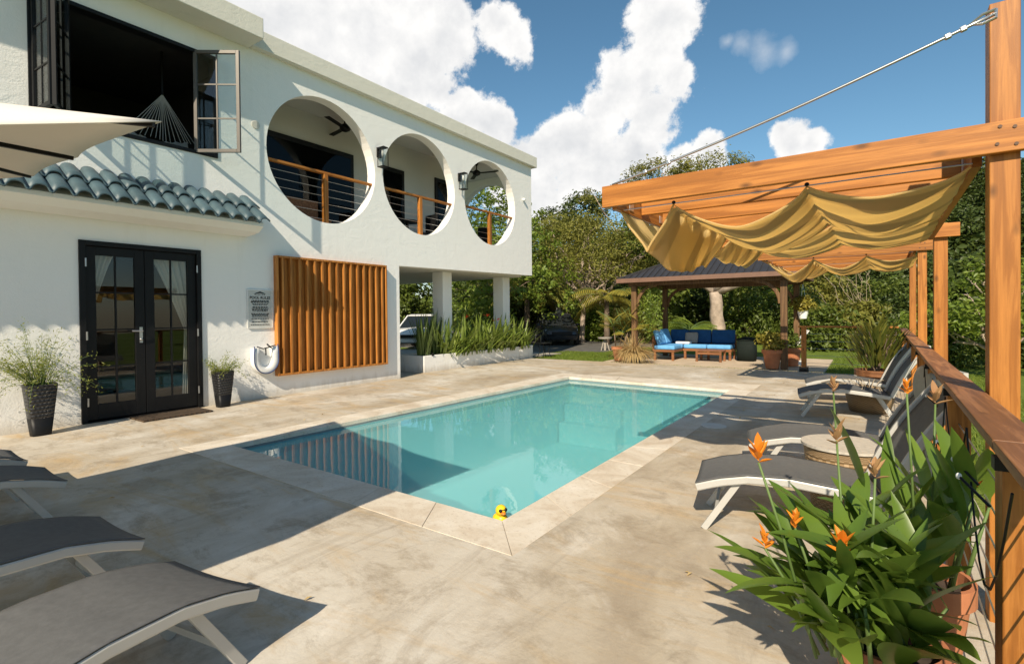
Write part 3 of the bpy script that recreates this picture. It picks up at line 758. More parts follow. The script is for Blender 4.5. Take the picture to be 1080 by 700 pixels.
# slat screen on the wall
ss = thing('slat_screen', 'orange stained vertical timber slat screen fixed to the white wall', 'screen', (XW, 6.57, .38))
y0,y1,z0,z1 = 5.25,7.90,.385,2.645
b = MB(); b.box(XW+.002,XW+.02,y0+.03,y1-.03,z0+.03,z1-.03); b.build('backing', 'slat', ss)
b = MB(); b.box(XW+.001,XW+.12,y0,y0+.035,z0,z1); b.box(XW+.001,XW+.12,y1-.035,y1,z0,z1); b.box(XW+.001,XW+.12,y0+.036,y1-.036,z0,z0+.04); b.box(XW+.001,XW+.12,y0+.036,y1-.036,z1-.04,z1); b.build('screen_frame', 'slat', ss, bevel=.003)
nS = 15
for k in range(nS):
    y = y0+.035+(y1-y0-.07)*(k+.5)/nS
    MB().box(XW+.021,XW+.115,y-.02,y+.02,z0+.041,z1-.041).build('slat', 'slat', ss, bevel=.003)

# low planter wall
pw = thing('planter_box', 'long low white masonry planter full of sword leaved plants by the carport', 'planter', (-9.85,12.1,0))
b = MB(); b.box(-9.56,-9.46,9.49,14.73,-.05,.43); b.box(-10.25,-9.561,9.49,9.59,-.05,.43); b.box(-10.25,-9.561,14.63,14.73,-.05,.43); b.box(-10.35,-10.251,9.49,14.73,-.05,.43)
b.build('planter_wall', 'stucco', pw, bevel=.006)
MB().box(-10.25,-9.561,9.591,14.629,.0,.37).build('soil', 'soil', pw)
SPOT = ['at the left end of the white planter edge','second from the left on the white planter edge','in the middle of the white planter edge','second from the right on the white planter edge','farthest right on the white planter edge']
for k, y in enumerate((9.8,10.99,12.04,12.9,13.9)):
    o = MB(); o.tube([(-9.455,y,.45),(-9.43,y,.44)],.035,10); o.box(-9.475,-9.44,y-.012,y+.012,.42,.5)
    tag(o.build('spotlight', 'black'), 'small black garden spotlight '+SPOT[k], 'spotlight', 'spotlights along the planter')
# sword plants
def sword_clump(name, label, x, y, h, n, m='L_snake', spread=.35, group=None, z=.36, cat='plant', w=.06, flowers=0):
    t = thing(name, label, cat, (x,y,z), 0, group); mb = MB()
    for i in range(n):
        a = random.uniform(0, 2*math.pi); tl = random.uniform(.03,.6)*spread*2; L = h*random.uniform(.55,1.08)
        d = Vector((math.cos(a)*tl, math.sin(a)*tl, 1)); blade(mb, (x+random.uniform(-.12,.12)*spread*3, y+random.uniform(-.12,.12)*spread*4, z-.03), d, L, w*random.uniform(.7,1.2), random.choice((.15,.5,1.1)) if m != 'L_snake' else .15, 6)
    mb.build('leaf_clump', m, t, fix=False)
    if flowers:
        f = MB()
        for i in range(flowers):
            p = Vector((x+random.uniform(-.2,.2), y+random.uniform(-.25,.25), z+h*random.uniform(.72,.85))); 
            for k in range(4): blade(f, p, (random.uniform(-1,1),random.uniform(-1,1),.9), .13, .04, .2, 3)
        f.build('flower', 'red', t, fix=False)
    return t
PL = [(-9.85,9.72,.95,26,'tall stiff sword leaved clump at the left end of the white planter'),(-10.0,10.25,1.05,26,'dark sword leaved clump second from the left in the white planter'),(-9.8,10.8,.95,28,'green sword leaved clump in front of the near carport column'),
      (-9.85,11.4,1.0,28,'arching sword leaved clump with a red bloom left of the planter middle'),(-9.85,11.95,1.0,28,'bright arching clump in the middle of the white planter'),(-9.9,12.5,1.05,28,'leafy sword clump with orange tips right of the planter middle'),
      (-9.8,13.05,1.0,28,'arching sword clump left of the far carport column'),(-9.85,13.6,.95,26,'sword leaved clump in front of the far carport column'),(-9.8,14.2,.85,26,'pale drooping clump at the far right end of the white planter')]
for k, (x,y,h,n,lab) in enumerate(PL):
    sword_clump('sword_plant', lab, x+.17, y, h*1.25, n+34, 'L_snake' if k < 2 else 'L_sword', .34 if k < 2 else .85, 'plants in the white planter', flowers=(2 if k in (3,5,6) else 0), w=.062 if k < 2 else .085)

# ================================================================== ON AND BY THE WALL
def text_mesh(s, size, m, parent, loc, name='lettering', rot=None, bold=.0):
    cu = bpy.data.curves.new('t', 'FONT'); cu.body = s; cu.size = size; cu.align_x = 'CENTER'; cu.align_y = 'CENTER'; cu.extrude = .0008; cu.offset = bold
    ob = bpy.data.objects.new('t', cu); COL.objects.link(ob); bpy.context.view_layer.update()
    me = bpy.data.meshes.new_from_object(ob.evaluated_get(bpy.context.evaluated_depsgraph_get())); bpy.data.objects.remove(ob)
    me.materials.clear(); me.materials.append(MT[m]); o = bpy.data.objects.new(name, me); COL.objects.link(o); o.parent = parent
    o.location = Vector(loc)-chain_loc(parent); o.rotation_euler = rot or (0,0,0); return o
sg = thing('wall_sign', 'grey white pool rules notice board on the wall left of the slat screen', 'sign', (XW+.001, 4.975, 1.30))
MT['signface'] = mat_plain('sign_face', (.52,.53,.50), .5, 0, .05)
MB().box(XW+.002,XW+.02,4.745,5.205,1.295,1.99).build('board', 'signface', sg, bevel=.003)
b = MB()
for (a0,a1,c0,c1) in ((4.741,5.209,1.291,1.303),(4.741,5.209,1.982,1.994),(4.741,4.753,1.304,1.981),(5.197,5.209,1.304,1.981)): b.box(XW+.021,XW+.025,a0,a1,c0,c1)
b.build('sign_border', 'white', sg)
text_mesh('POOL RULES', .068, 'black', sg, (XW+.0225,4.975,1.845), rot=(rad(90),0,rad(90)), bold=.0012)
b = MB()
rows = [(1.905,.20,.012),(1.79,.32,.02),(1.765,.34,.02),(1.735,.30,.012),(1.715,.26,.012),(1.675,.28,.018),(1.65,.31,.018),(1.625,.30,.018),(1.60,.28,.014),(1.555,.33,.018),(1.53,.31,.018),(1.505,.3,.014),(1.465,.32,.014),(1.41,.30,.016),(1.355,.36,.013)]
for (z, wdt, hh) in rows:
    y = 4.975-wdt/2
    while y < 4.975+wdt/2-.01:
        l = random.uniform(.012,.045); b.box(XW+.0205,XW+.0222,y,min(y+l,4.975+wdt/2),z-hh/2,z+hh/2); y += l+.009
b.build('small_print', 'black', sg)
MB().plate([(4.86,1.915),(4.90,1.935),(4.975,1.962),(5.05,1.935),(5.09,1.915),(5.02,1.925),(4.975,1.932),(4.93,1.925)], [], yz, XW+.0205, XW+.0225).build('emblem', 'black', sg)

lb = thing('life_buoy', 'white horseshoe life buoy with navy edging hung below the notice board', 'life buoy', (XW+.001,5.0,.5))
pts = []
for k in range(25):
    a = math.pi*(k/24); pts.append((5.02-.185*math.cos(a)*(1 if 1 else 0), .72-.21*math.sin(a)))
pts = [(4.84,.93),(4.835,.82)]+pts+[(5.205,.82),(5.19,.95)]
tb = MB()
for off in (0,): tb.sweep([(XW+.075,y,z) for y,z in pts], .12, .13, (1,0,0))
tb.build('foam_ring', 'white', lb, smooth=True)
ed = MB(); ed.tube([(XW+.14,5.02+(y-5.02)*1.24,.75+(z-.75)*1.2) for y,z in pts], .010, 6); ed.build('edging_cord', 'navy', lb, smooth=True)
ed = MB(); ed.tube([(XW+.14,4.84,.96),(XW+.15,4.95,.92),(XW+.15,5.1,.95),(XW+.13,5.19,.97)], .011, 6); ed.tube([(XW+.14,5.0,.93),(XW+.15,5.0,.80)], .012, 6); ed.tube([(XW+.13,5.03,1.0),(XW+.14,5.1,.93)], .014, 6); ed.build('strap', 'black', lb)
MB().box(XW+.003,XW+.05,4.86,5.18,.58,.93).build('back_plate', 'white', lb, bevel=.01)

for (y, z, lab) in ((7.80,5.30,'black glass wall lantern between the first and second round openings'),(10.60,5.34,'black glass wall lantern between the second and third round openings')):
    t = thing('wall_lantern', lab, 'lantern', (XW+.001,y,z-.45), 0, 'lanterns on the upper wall'); x = XW
    b = MB(); b.box(x+.001,x+.03,y-.06,y+.06,z-.20,z+.02); b.box(x+.031,x+.24,y-.07,y+.07,z-.015,z+.01); b.box(x+.05,x+.24,y-.085,y+.085,z-.44,z-.425)
    for sx in (.055,.225):
        for sy in (-.075,.075): b.box(x+sx,x+sx+.012,y+sy-.006,y+sy+.006,z-.4249,z-.0151)
    b.build('lantern_frame', 'black', t)
    b = MB(); b.box(x+.07,x+.215,y-.066,y+.066,z-.42,z-.03); b.build('glass_shade', 'clear', t)
    MB().lathe([(.02,z-.2),(.028,z-.12),(.02,z-.05)], (x+.145,y,0), 10).build('bulb', 'white', t, smooth=True)
tag(MB().lathe([(.075,0),(.075,.012),(.06,.014)], (0,0,0), 20).build('wall_vent', 'stucco', smooth=False), 'small round white vent cap on the upper wall left of the large round opening', 'vent')
o = bpy.data.objects['wall_vent']; o.location = (XW+.001,4.95,5.0); o.rotation_euler = (0,rad(90),0)
tag(MB().ball((XW+.05,13.72,5.2),.05).build('security_camera', 'white', smooth=True), 'tiny white security camera at the far end of the upper wall', 'camera')

def woven_pot(label, x, y, h, r0, r1, group): 
    t = thing('planter_pot', label, 'plant pot', (x,y,0), 0, group)
    MB().lathe([(r0*.98,.0),(r0,.02),(r0+(r1-r0)*.35,h*.35)], (x,y,0), 32, .55).build('pot_base', 'black', t, smooth=True)
    MB().lathe([(r0+(r1-r0)*.35,h*.351),(r1,h-.02),(r1,h),(r1-.02,h),(r1-.03,h-.06)], (x,y,0), 32, .55, caps=False).build('pot_body', 'planter', t, smooth=True)
    MB().lathe([(r1-.032,h-.08),(r1-.031,h-.07)], (x,y,0), 20, .5).build('soil', 'soil', t)
    return t
woven_pot('tall black woven planter left of the double door', -8.78, 1.86, .66, .105, .17, 'woven planters by the door')
woven_pot('shorter black woven planter right of the double door', -8.86, 4.17, .60, .095, .15, 'woven planters by the door')
def wispy(name, label, x, y, z, h, n, m, spread, hang=0, cat='plant'):
    t = thing(name, label, cat, (x,y,z)); mb = MB(); P = []; N = []
    for i in range(n):
        a = random.uniform(0,2*math.pi); sp = random.uniform(.1,1)*spread; L = h*random.uniform(.5,1.1)
        q = [Vector((x,y,z-.05))+Vector((math.cos(a),math.sin(a),0))*.05]; d = Vector((math.cos(a)*sp,math.sin(a)*sp,1)).normalized()
        dr = random.uniform(.15,.5)+(random.uniform(.6,1.5) if random.random() < hang else 0)
        for k in range(7):
            q.append(q[-1]+d*L/7); d = (d+Vector((0,0,-dr/4))).normalized()
        mb.tube(q, [.004-.0004*k for k in range(8)], 4)
        for k in range(2,8):
            for _ in range(7): P.append(q[k]+Vector((random.gauss(0,1),random.gauss(0,1),random.gauss(0,1)))*.032); N.append((random.gauss(0,1),random.gauss(0,1),random.gauss(0,1)+.5))
    mb.build('stem', 'stem', t, smooth=True); leaf_mesh('foliage', np.array([tuple(p) for p in P]), np.array(N), .042, .22, m, t)
    return t
wispy('feathery_plant', 'feathery yellow green plant in the tall woven planter', -8.78, 1.86, .64, .80, 60, 'L_fern', .9, .45)
wispy('trailing_plant', 'small yellow green plant trailing from the shorter woven planter', -8.86, 4.17, .58, .36, 28, 'L_fern', 1.0, .5)
tag(MB().grid(lambda u,v: (-9.0+.5*u, 2.9+.95*v, .016+.004*math.sin(u*30)*0), 4, 6).build('doormat', 'mat', solid=.02), 'dark coir doormat in front of the black double door', 'doormat')

# ceiling fans and balcony furniture
def fan(label, x, y, z, a0):
    t = thing('ceiling_fan', label, 'ceiling fan', (x,y,z), 0, 'ceiling fans on the balcony')
    b = MB(); b.tube([(x,y,z),(x,y,6.19)], .018, 8); b.lathe([(.03,6.12),(.07,6.199)], (x,y,0), 12); b.lathe([(.05,z-.12),(.12,z-.08),(.12,z),(.04,z+.06)], (x,y,0), 16); b.build('motor', 'black', t, smooth=True)
    for k in range(3):
        a = a0+k*2.094; d = Vector((math.cos(a),math.sin(a),0)); c = Vector((x,y,z-.04)); MB().bar(c+d*.1, c+d*.72, .13, .012).build('fan_blade', 'black', t, bevel=.004)
fan('black three bladed ceiling fan in the first round opening', -9.95, 7.50, 5.90, .9)
fan('black three bladed ceiling fan in the third round opening', -9.95, 12.35, 5.93, .35)
def balcony_chair(label, x, y, rz):
    t = thing('balcony_chair', label, 'chair', (x,y,3.2), rz, 'dark chairs on the balcony')
    MB().box(-.25,.25,-.25,.25,.42,.47).build('seat', 'black', t, local=True, bevel=.01); MB().box(-.27,-.22,-.25,.25,.471,1.02).build('backrest', 'black', t, local=True, bevel=.02)
    for sx in (-.22,.22):
        for sy in (-.22,.22): MB().tube([(sx,sy,0),(sx,sy,.42)], .016, 6).build('leg', 'black', t, local=True)
balcony_chair('dark balcony chair seen through the left half of the second round opening', -9.75, 8.75, 1.2)
balcony_chair('dark balcony chair seen through the right half of the second round opening', -9.75, 9.85, -1.7)
balcony_chair('dark balcony chair behind the rail of the third round opening', -9.75, 12.3, -1.4)
t = thing('balcony_table', 'dark round table behind the rail of the second round opening', 'table', (-9.85,9.32,3.2))
MB().lathe([(.32,3.92),(.32,3.95)], (-9.85,9.32,0), 24).build('tabletop', 'black', t); MB().lathe([(.25,3.2),(.04,3.26),(.04,3.92)], (-9.85,9.32,0), 14).build('pedestal', 'black', t)
t = thing('balcony_bench', 'brown timber bench behind the rail of the first round opening', 'bench', (-10.2,6.2,3.2))
MB().box(-10.45,-9.95,5.4,7.1,3.6,3.66).build('seat', 'teak', t); MB().box(-10.5,-10.451,5.4,7.1,3.661,4.15).build('backrest', 'teak', t)
for y in (5.45,7.05): MB().box(-10.45,-10.0,y-.04,y+.04,3.2,3.599).build('leg', 'teak', t)
# hammock chair in the open window
t = thing('hammock_chair', 'grey hanging hammock chair in the open upstairs window', 'hammock', (-10.0,3.78,4.1))
hx, hy = -10.0, 3.78
b = MB(); b.tube([(hx,hy,6.09),(hx,hy,5.35)], .02, 8); b.build('hanging_rope', 'black', t)
b = MB()
for k in range(17):
    f = k/16-.5
    b.tube([(hx,hy,5.36),(hx+.05*math.cos(k),hy+f*1.05,4.66-.1*math.cos(f*3))], .006, 4)
b.build('string', 'hammock', t)
MB().grid(lambda u,v: (hx-.35+.6*v, hy+(u-.5)*1.05*(1-.15*v), 4.62-.42*math.sin(math.pi*v*.8)+.12*abs(u-.5)*2+.015*math.sin(u*40)), 30, 12).build('seat_cloth', 'hammock', t, smooth=True, fix=False)

# things on the pool deck
d = thing('rubber_duck', 'yellow rubber duck with dark sunglasses at the near corner of the pool', 'rubber duck', (-2.30,3.10,-.115))
MB().ball((-2.30,3.10,-.045),.068,16,10,(1.1,.85,.72)).build('duck_body', 'yellow', d, smooth=True)
MB().ball((-2.28,3.085,.035),.05,16,10).build('duck_head', 'yellow', d, smooth=True)
MB().ball((-2.232,3.05,.028),.02,10,6,(1.3,1,.6)).build('beak', 'orange', d, smooth=True)
b = MB(); b.ball((-2.255,3.043,.048),.021,10,6,(.8,.6,.8)); b.ball((-2.232,3.09,.048),.021,10,6,(.6,.8,.8)); b.tube([(-2.255,3.04,.05),(-2.23,3.09,.05)],.006,5); b.build('sunglasses', 'black', d, smooth=True); d.scale = (.86,.86,.86)
o = MB().lathe([(.16,-.01),(.16,.006),(.145,.010),(.0,.010)], (-1.67,7.0,0), 28).build('skimmer_lid', 'signface', smooth=False); tag(o, 'round grey skimmer lid in the deck right of the pool', 'lid')

# ================================================================== UMBRELLA
uc = Vector((-3.875,-.43,0)); UR = rad(-4)
um = thing('patio_umbrella', 'large cream square patio umbrella at the left edge over the loungers', 'umbrella', (uc.x,uc.y,0), UR)
hs, zr, za = 1.42, 2.016, 2.48
def canopy(u, v):
    # polar: u around, v from apex to rim; square with scalloped edges
    a = u*2*math.pi; q = 1/max(abs(math.cos(a)), abs(math.sin(a)))
    s = (a % (math.pi/4))/(math.pi/4); sc = 1-.035*math.sin(math.pi*s)*v
    r = hs*q*v*sc; z = za-(za-zr)*v-.03*math.sin(math.pi*v)*(math.sin(math.pi*s))
    z += r*(.30*math.sin(a)-.10*math.cos(a))   # the canopy is tilted down towards the sun
    return (r*math.cos(a), r*math.sin(a), z)
MB().grid(canopy, 96, 12).build('canopy', 'umb', um, local=True, smooth=True, fix=False, solid=.004)
for k in range(8):
    a = k*math.pi/4; q = 1/max(abs(math.cos(a)), abs(math.sin(a))); MB().bar((0,0,za-.03),(hs*q*math.cos(a)*.985,hs*q*math.sin(a)*.985,zr-.012+hs*q*(.30*math.sin(a)-.10*math.cos(a))),.02,.022).build('rib', 'black', um, local=True)
MB().tube([(.0,.0,.05),(0,0,1.9),(0,0,za+.06)], .03, 10).build('pole', 'black', um, local=True, smooth=True)
MB().lathe([(.3,0),(.3,.06),(.06,.1),(.05,.3)], (0,0,0), 24).build('base', 'black', um, local=True)

# ================================================================== LOUNGERS
def arc(s):  # side rail height along the length
    P = [(-.02,.295),(.12,.345),(.3,.385),(.55,.395),(.8,.37),(1.05,.335),(1.3,.33)]
    for (a,za_),(b_,zb) in zip(P, P[1:]):
        if s <= b_: t = (s-a)/(b_-a); return za_+(zb-za_)*t
    return P[-1][1]
def lounger(name, label, raised, mode=0):
    t = thing(name, label, 'sun lounger'); w = .55
    ss_ = [-.02,.03,.08,.14,.2,.3,.42,.55,.68,.8,.93,1.05]+([] if raised else [1.2,1.35,1.5,1.65,1.8])
    zz = lambda s: arc(s) if s <= 1.3 else .33
    for sx in (-1,1):
        MB().sweep([(sx*w/2,-s,zz(s)) for s in ss_], .032, .05, (1,0,0)).build('side_rail', 'frame', t, local=True, smooth=False)
    MB().bar((-w/2+.017,-.0,.30),(w/2-.017,-.0,.30),.028,.03).build('end_rail', 'frame', t, local=True)
    L = ss_[-1]
    MB().grid(lambda u,v: ((u-.5)*(w+.030), -(-.03+(L+.03)*v), zz(-.03+(L+.03)*v)+.034-.014*math.sin(math.pi*u)), 20, 30).build('sling', 'sling', t, local=True, smooth=True, fix=False, solid=.004)
    for sx in (-1,1):
        MB().bar((sx*(w/2-.035),-.25,.36),(sx*(w/2-.035),-.02,.0),.024,.042,(0,1,0)).build('leg', 'frame', t, local=True, bevel=.004)
        MB().bar((sx*(w/2-.035),-.92,.34),(sx*(w/2-.035),-1.12,.0),.024,.042,(0,1,0)).build('leg', 'frame', t, local=True, bevel=.004)
    MB().bar((-w/2+.05,-.10,.13),(w/2-.05,-.10,.13),.02,.03).build('cross_bar', 'frame', t, local=True)
    if raised:
        an = rad(raised); h = Vector((0,-1.06,.345)); d = Vector((0,-math.cos(an),math.sin(an))); nn = Vector((0,math.sin(an),math.cos(an)))
        bl = .78
        bk = MB().grid(lambda u,v: tuple(h+d*(bl*v)+Vector(((u-.5)*(w-.06),0,0))+nn*(.0-.02*math.sin(math.pi*u)+.035*math.sin(math.pi*v))), 6, 14).build('backrest_sling', 'sling', t, local=True, smooth=True, fix=False, solid=.005)
        for sx in (-1,1):
            MB().sweep([tuple(h+d*(bl*k/8)+Vector((sx*(w/2-.02),0,0))+nn*.035*math.sin(math.pi*k/8)) for k in range(9)], .03, .05, (1,0,0)).build('backrest_rail', 'frame', bk, local=True)
        MB().bar(h+d*bl+Vector((-w/2,0,0)), h+d*bl+Vector((w/2,0,0)), .03, .04).build('head_rail', 'frame', bk, local=True)
        MB().bar(h+d*.4-nn*.02+Vector((0,0,0)), Vector((0,-1.34,.30)), .3, .02).build('prop_bar', 'frame', bk, local=True)
        if mode:
            pl = MB(); pl.ball(h+d*(bl*.72)+nn*.07, 1, 20, 12, (.24,.06,.19)); o = pl.build('sunlit_back_bulge', 'sling_sunlit', t, local=True, smooth=True)  # pale bulge added to stand in for the sunlit part of the backrest
    return t
G = 'sun loungers around the pool'
l0 = lounger('sun_lounger', 'grey sling lounger nearest the camera at the lower left corner', 0)
l0['group'] = G; l0.location = (-2.45,1.08,0); l0.rotation_euler = (0,0,rad(11))
dup(l0, (-3.44,1.03,0), rad(3), 'grey sling lounger second from the lower left corner with a lit foot end', G)
dup(l0, (-5.05,1.12,0), rad(0), 'grey sling lounger third from the lower left corner, only its foot end in view', G)
dup(l0, (-6.0,1.10,0), rad(0), 'grey sling lounger farthest left towards the house, its tip just in view', G)
l1 = lounger('sun_lounger', 'raised grey lounger nearest on the right, beside the orange flowered plant', 60)
l1['group'] = G; l1.location = (-1.0,3.87,0); l1.rotation_euler = (0,0,rad(100))
l2 = lounger('sun_lounger', 'raised grey lounger with a pale bulge painted for its sunlit back, behind the round wicker table', 56, 1)
l2['group'] = G; l2.location = (-.9,5.2,0); l2.rotation_euler = (0,0,rad(101))
dup(l1, (-.82,8.55,0), rad(96), 'raised grey lounger in front of the wicker basket, nearer of the far pair', G)
dup(l1, (-.84,9.85,0), rad(97), 'raised grey lounger farthest from the camera, next to the far potted croton', G)

MT['wicktop'] = mat_plain('pale_wicker_top', (.46,.42,.36), .8, 0, .15, 30)
def wicker_table(label, x, y, r, h):
    t = thing('wicker_table', label, 'side table', (x,y,0))
    MB().lathe([(r*.80,.0),(r*.86,h*.3),(r*.98,h*.85),(r,h-.02)], (x,y,0), 40, caps=False).build('woven_side', 'wick', t, smooth=True)
    MB().lathe([(r*.9,h-.03),(r+.015,h-.019),(r+.015,h),(.0,h+.001)], (x,y,0), 40).build('tabletop', 'wicktop', t)
wicker_table('round tan wicker side table with a pale top between the two near right loungers', -.14, 4.58, .28, .50)
t = thing('wicker_basket', 'low tan wicker basket holding dry stems between the far loungers', 'basket', (0.02,9.25,0))
MB().lathe([(.24,.0),(.29,.2),(.30,.34)], (.02,9.25,0), 36, caps=False).build('woven_side', 'wick', t, smooth=True, solid=.02); MB().lathe([(.23,.22),(.22,.24)], (.02,9.25,0), 24).build('soil', 'soil', t)
t = thing('dry_stems', 'arching pale dry stems growing from the tan wicker basket', 'plant', (.02,9.25,.24)); b = MB()
for i in range(26):
    a = random.uniform(0,6.28); q = [Vector((.02+.1*math.cos(a),9.25+.1*math.sin(a),.22))]; dv = Vector((math.cos(a)*.8,math.sin(a)*.8,1)).normalized()
    for k in range(6): q.append(q[-1]+dv*.10); dv = (dv+Vector((0,0,-.26))).normalized()
    b.tube(q, .006, 4)
b.build('stem', 'twig', t)

# ================================================================== PERGOLAS AND RAILING
def rail_x(y): return .335+.0225*(y-3.0)     # inner edge of the handrail
def post_x(y): return rail_x(y)+.135
MT['rust'] = mat_plain('dark_bolt_steel', (.10,.06,.04), .6, .5)
def pergola(lab, y0, y1, xl, xr, zb, zt, tall, sail_lab, peaks, sags):
    t = thing('pergola', lab, 'pergola', (post_x(y0)+.05, y0+.05, 0), 0, 'timber shade pergolas on the railing side')
    for k, y in enumerate((y0, y1)):
        x = post_x(y); zt_ = tall if k == 0 else zt+.0
        MB().box(x,x+.108,y,y+.108,-.6,zt_).build('post', 'cedar_z', t, bevel=.004)
    for y in ((y0-.046, 0), (y1-.046, 0)):
        pass
    n = 8
    for k in range(n):
        y = y0-.045+(y1-y0+.0)*k/(n-1)
        if k == 0:
            fb = MB().box(xl,xr,y,y+.042,zb,zt).build('front_beam', 'cedar_x', t, bevel=.004)
            for bx, bz in ((.02,.04),(.08,.11),(.03,.12),(.085,.03)): q = (post_x(y0)+bx, y-.004, zb+bz); MB().tube([q,(q[0],y+.002,q[2])], .008, 8).build('bolt', 'rust', fb)
        elif k == n-1: MB().box(xl+.04,xr-.05,y-.002,y+.040,zb+.0,zt-.01).build('rear_beam', 'cedar_x', t, bevel=.004)
        else: MB().box(xl+.10,post_x(y)-.06,y,y+.040,zb+.01,zt-.01).build('rafter', 'cedar_x', t, bevel=.004)
    MB().box(xl+.055,xl+.095,y0,y1-.05,zb-.015,zt-.012).build('end_board', 'cedar_y', t, bevel=.004)
    MB().bar((post_x(y0)-.03,y0+.11,(zb+zt)/2-.02),(post_x(y1)-.03,y1-.05,(zb+zt)/2-.02),.04,.15).build('header_board', 'cedar_y', t, bevel=.004)
    b = MB()
    for y in (y0+.25, y0+.9, y0+1.7, y1-.5): b.box(xl+.096,xl+.102,y-.04,y+.04,zb+.01,zb+.07)
    b.build('bracket', 'steel', t, bevel=.004)
    for y in (y0+.10, (y0+y1)/2, y1-.15): MB().tube([(xl+.10,y,zb-.005),(post_x(y)-.05,y,zb-.005)], .004, 5).build('guide_wire', 'steel', t)
    # two shade cloths hung in swags from the wires, front and rear
    for half, (ya, yb, mul) in enumerate(((y0+.10, y0+1.62, 1.0), (y0+1.78, y1-.12, .55))):
        st_ = thing('shade_sail', sail_lab[half], 'shade sail', ((xl+xr)/2,(ya+yb)/2,zb-.3), 0, 'striped canvas shades under the pergolas')
        def fn(u, v):
            y = ya+(yb-ya)*v
            x = peaks[0]+(peaks[-1]-peaks[0])*u
            xx = x
            for i,(a,b) in enumerate(zip(peaks,peaks[1:])):
                if x <= b+1e-6:
                    q = (x-a)/(b-a); sg_ = sags[i]*mul
                    cross = .88+.20*math.sin(math.pi*v)+.10*math.sin(6*v+i*2+half)
                    z = zb-.015-sg_*cross*max(0,4*q*(1-q))**.8
                    xx = x+.05*math.sin(2*math.pi*q)*(sg_/.3)+.04*math.sin(4*v+i)*math.sin(math.pi*q)
                    z += .010*math.sin(15*v+3*q)*math.sin(math.pi*q)+.006*math.sin(31*v+9*q+i) - .02*math.sin(math.pi*v)
                    break
            return (xx+.0225*(y-y0), y, z)
        MB().grid(fn, 96, 36).build('canvas', 'sail', st_, smooth=True, fix=False, solid=.003)
        for v in (0.0, 1.0): MB().tube([Vector(fn(k/60, v)) for k in range(61)], .007, 5).build('hem', 'sail', st_)
        for p in peaks[:-1]:
            for v in (0,1):
                q = fn((p-peaks[0]+1e-4)/(peaks[-1]-peaks[0]), v); MB().ball((q[0],q[1],q[2]+.012),.013,8,6).build('carrier', 'black', st_)
    return t
pergola('near timber pergola with a tall front post, its post closest to the camera', 3.30, 6.70, -1.51, .80, 2.232, 2.378, 2.95, ('striped tan canvas shade hanging in deep swags at the front of the near pergola','flatter striped tan canvas shade at the rear of the near pergola'),
        [-1.43,-1.06,-.29,.42], [.34,.20,.14])
pergola('far timber pergola beyond the near one, in front of the gazebo', 9.85, 13.1, -1.58, .81, 2.40, 2.56, 2.60, ('striped tan canvas shade hanging at the front of the far pergola','flatter striped tan canvas shade at the rear of the far pergola'),
        [-1.46,-.75,-.02,.66], [.30,.2,.15])
t = thing('steel_cable', 'galvanised steel cable running from the tall post down to the beam tip', 'cable', (.5,3.3,2.9))
A_, B_ = Vector((.50,3.30,2.90)), Vector((-1.44,3.27,2.382))
b = MB(); b.tube([A_.lerp(B_, k/20)+Vector((0,0,-.03*math.sin(math.pi*k/20))) for k in range(21)], .0075, 6); b.build('strand', 'steel', t, smooth=True)
for f in (.06,.09,.80,.88):
    p = A_.lerp(B_, f)+Vector((0,0,-.03*math.sin(math.pi*f))); MB().bar(p-Vector((.013,0,.004)), p+Vector((.013,0,.004)), .022, .026).build('clamp', 'steel', t, bevel=.005)
b = MB()
d = (B_-A_).normalized(); p = A_+d*.035; b.tube([A_+d*.0+Vector((0,0,.02)), A_+d*.05+Vector((0,0,.022)), A_+d*.10, A_+d*.05-Vector((0,0,.022)), A_-Vector((0,0,.02)), A_+Vector((0,0,.02))], .007, 6)
b.build('eye_hook', 'steel', t)

ra = thing('deck_railing', 'brown capped timber railing with wire infill along the right side of the deck', 'railing', (.4,6,0))
segs = [(-1.2,2.13),(2.14,3.72),(3.73,6.85),(6.86,10.1),(10.11,14.55)]
for k, (a, b_) in enumerate(segs):
    z = 1.10
    MB().bar((rail_x(a)+.065,a,z-.02),(rail_x(b_)+.065,b_,z-.02),.13,.036).build('handrail', 'rail', ra, bevel=.005)
for (y, w) in ((2.06,.11),(3.70,.10),(5.3,.10),(6.9,.10),(8.5,.10),(10.1,.10),(11.7,.10),(13.2,.10)):
    x = rail_x(y)+.012
    MB().box(x,x+.10,y,y+w,-.35,1.058).build('post', 'cedar_z', ra, bevel=.004)
    MB().box(x-.02,x+.12,y-.02,y+.03,1.025,1.062).build('cap_bracket', 'black', ra)
b = MB()
for k in range(8):
    z = .12+.125*k; b.tube([(rail_x(-1.2)+.06,-1.2,z),(rail_x(14.4)+.06,14.4,z)], .0035, 5)
b.build('wire', 'steel', ra)
e = thing('end_railing', 'short orange timber railing with wires at the far end of the deck', 'railing', (-.4,14.5,0))
MB().box(-1.36,-1.25,14.47,14.58,-.1,1.10).build('post', 'cedar_z', e, bevel=.004)
MB().box(-1.40,-1.21,14.44,14.61,-.1,.12).build('post_base', 'black', e)
MB().box(-1.42,.58,14.45,14.57,1.101,1.14).build('handrail', 'cedar_x', e, bevel=.004)
b = MB()
for k in range(5): b.tube([(-1.3,14.52,.22+.18*k),(.58,14.52,.22+.18*k)], .004, 5)
b.build('wire', 'steel', e)
t = thing('string_lights', 'dark cable of string lights with white bulbs draped along the near railing', 'string lights', (.3,2.6,1))
b = MB(); q = []
for k in range(41):
    y = 1.75+k*.11; s = abs(math.sin(k*math.pi/8)); q.append((rail_x(y)-.012, y, 1.04-.42*s if k % 16 < 8 else 1.04-.25*s))
b.tube(q, .0035, 5); b.build('cable', 'black', t)
bl = MB()
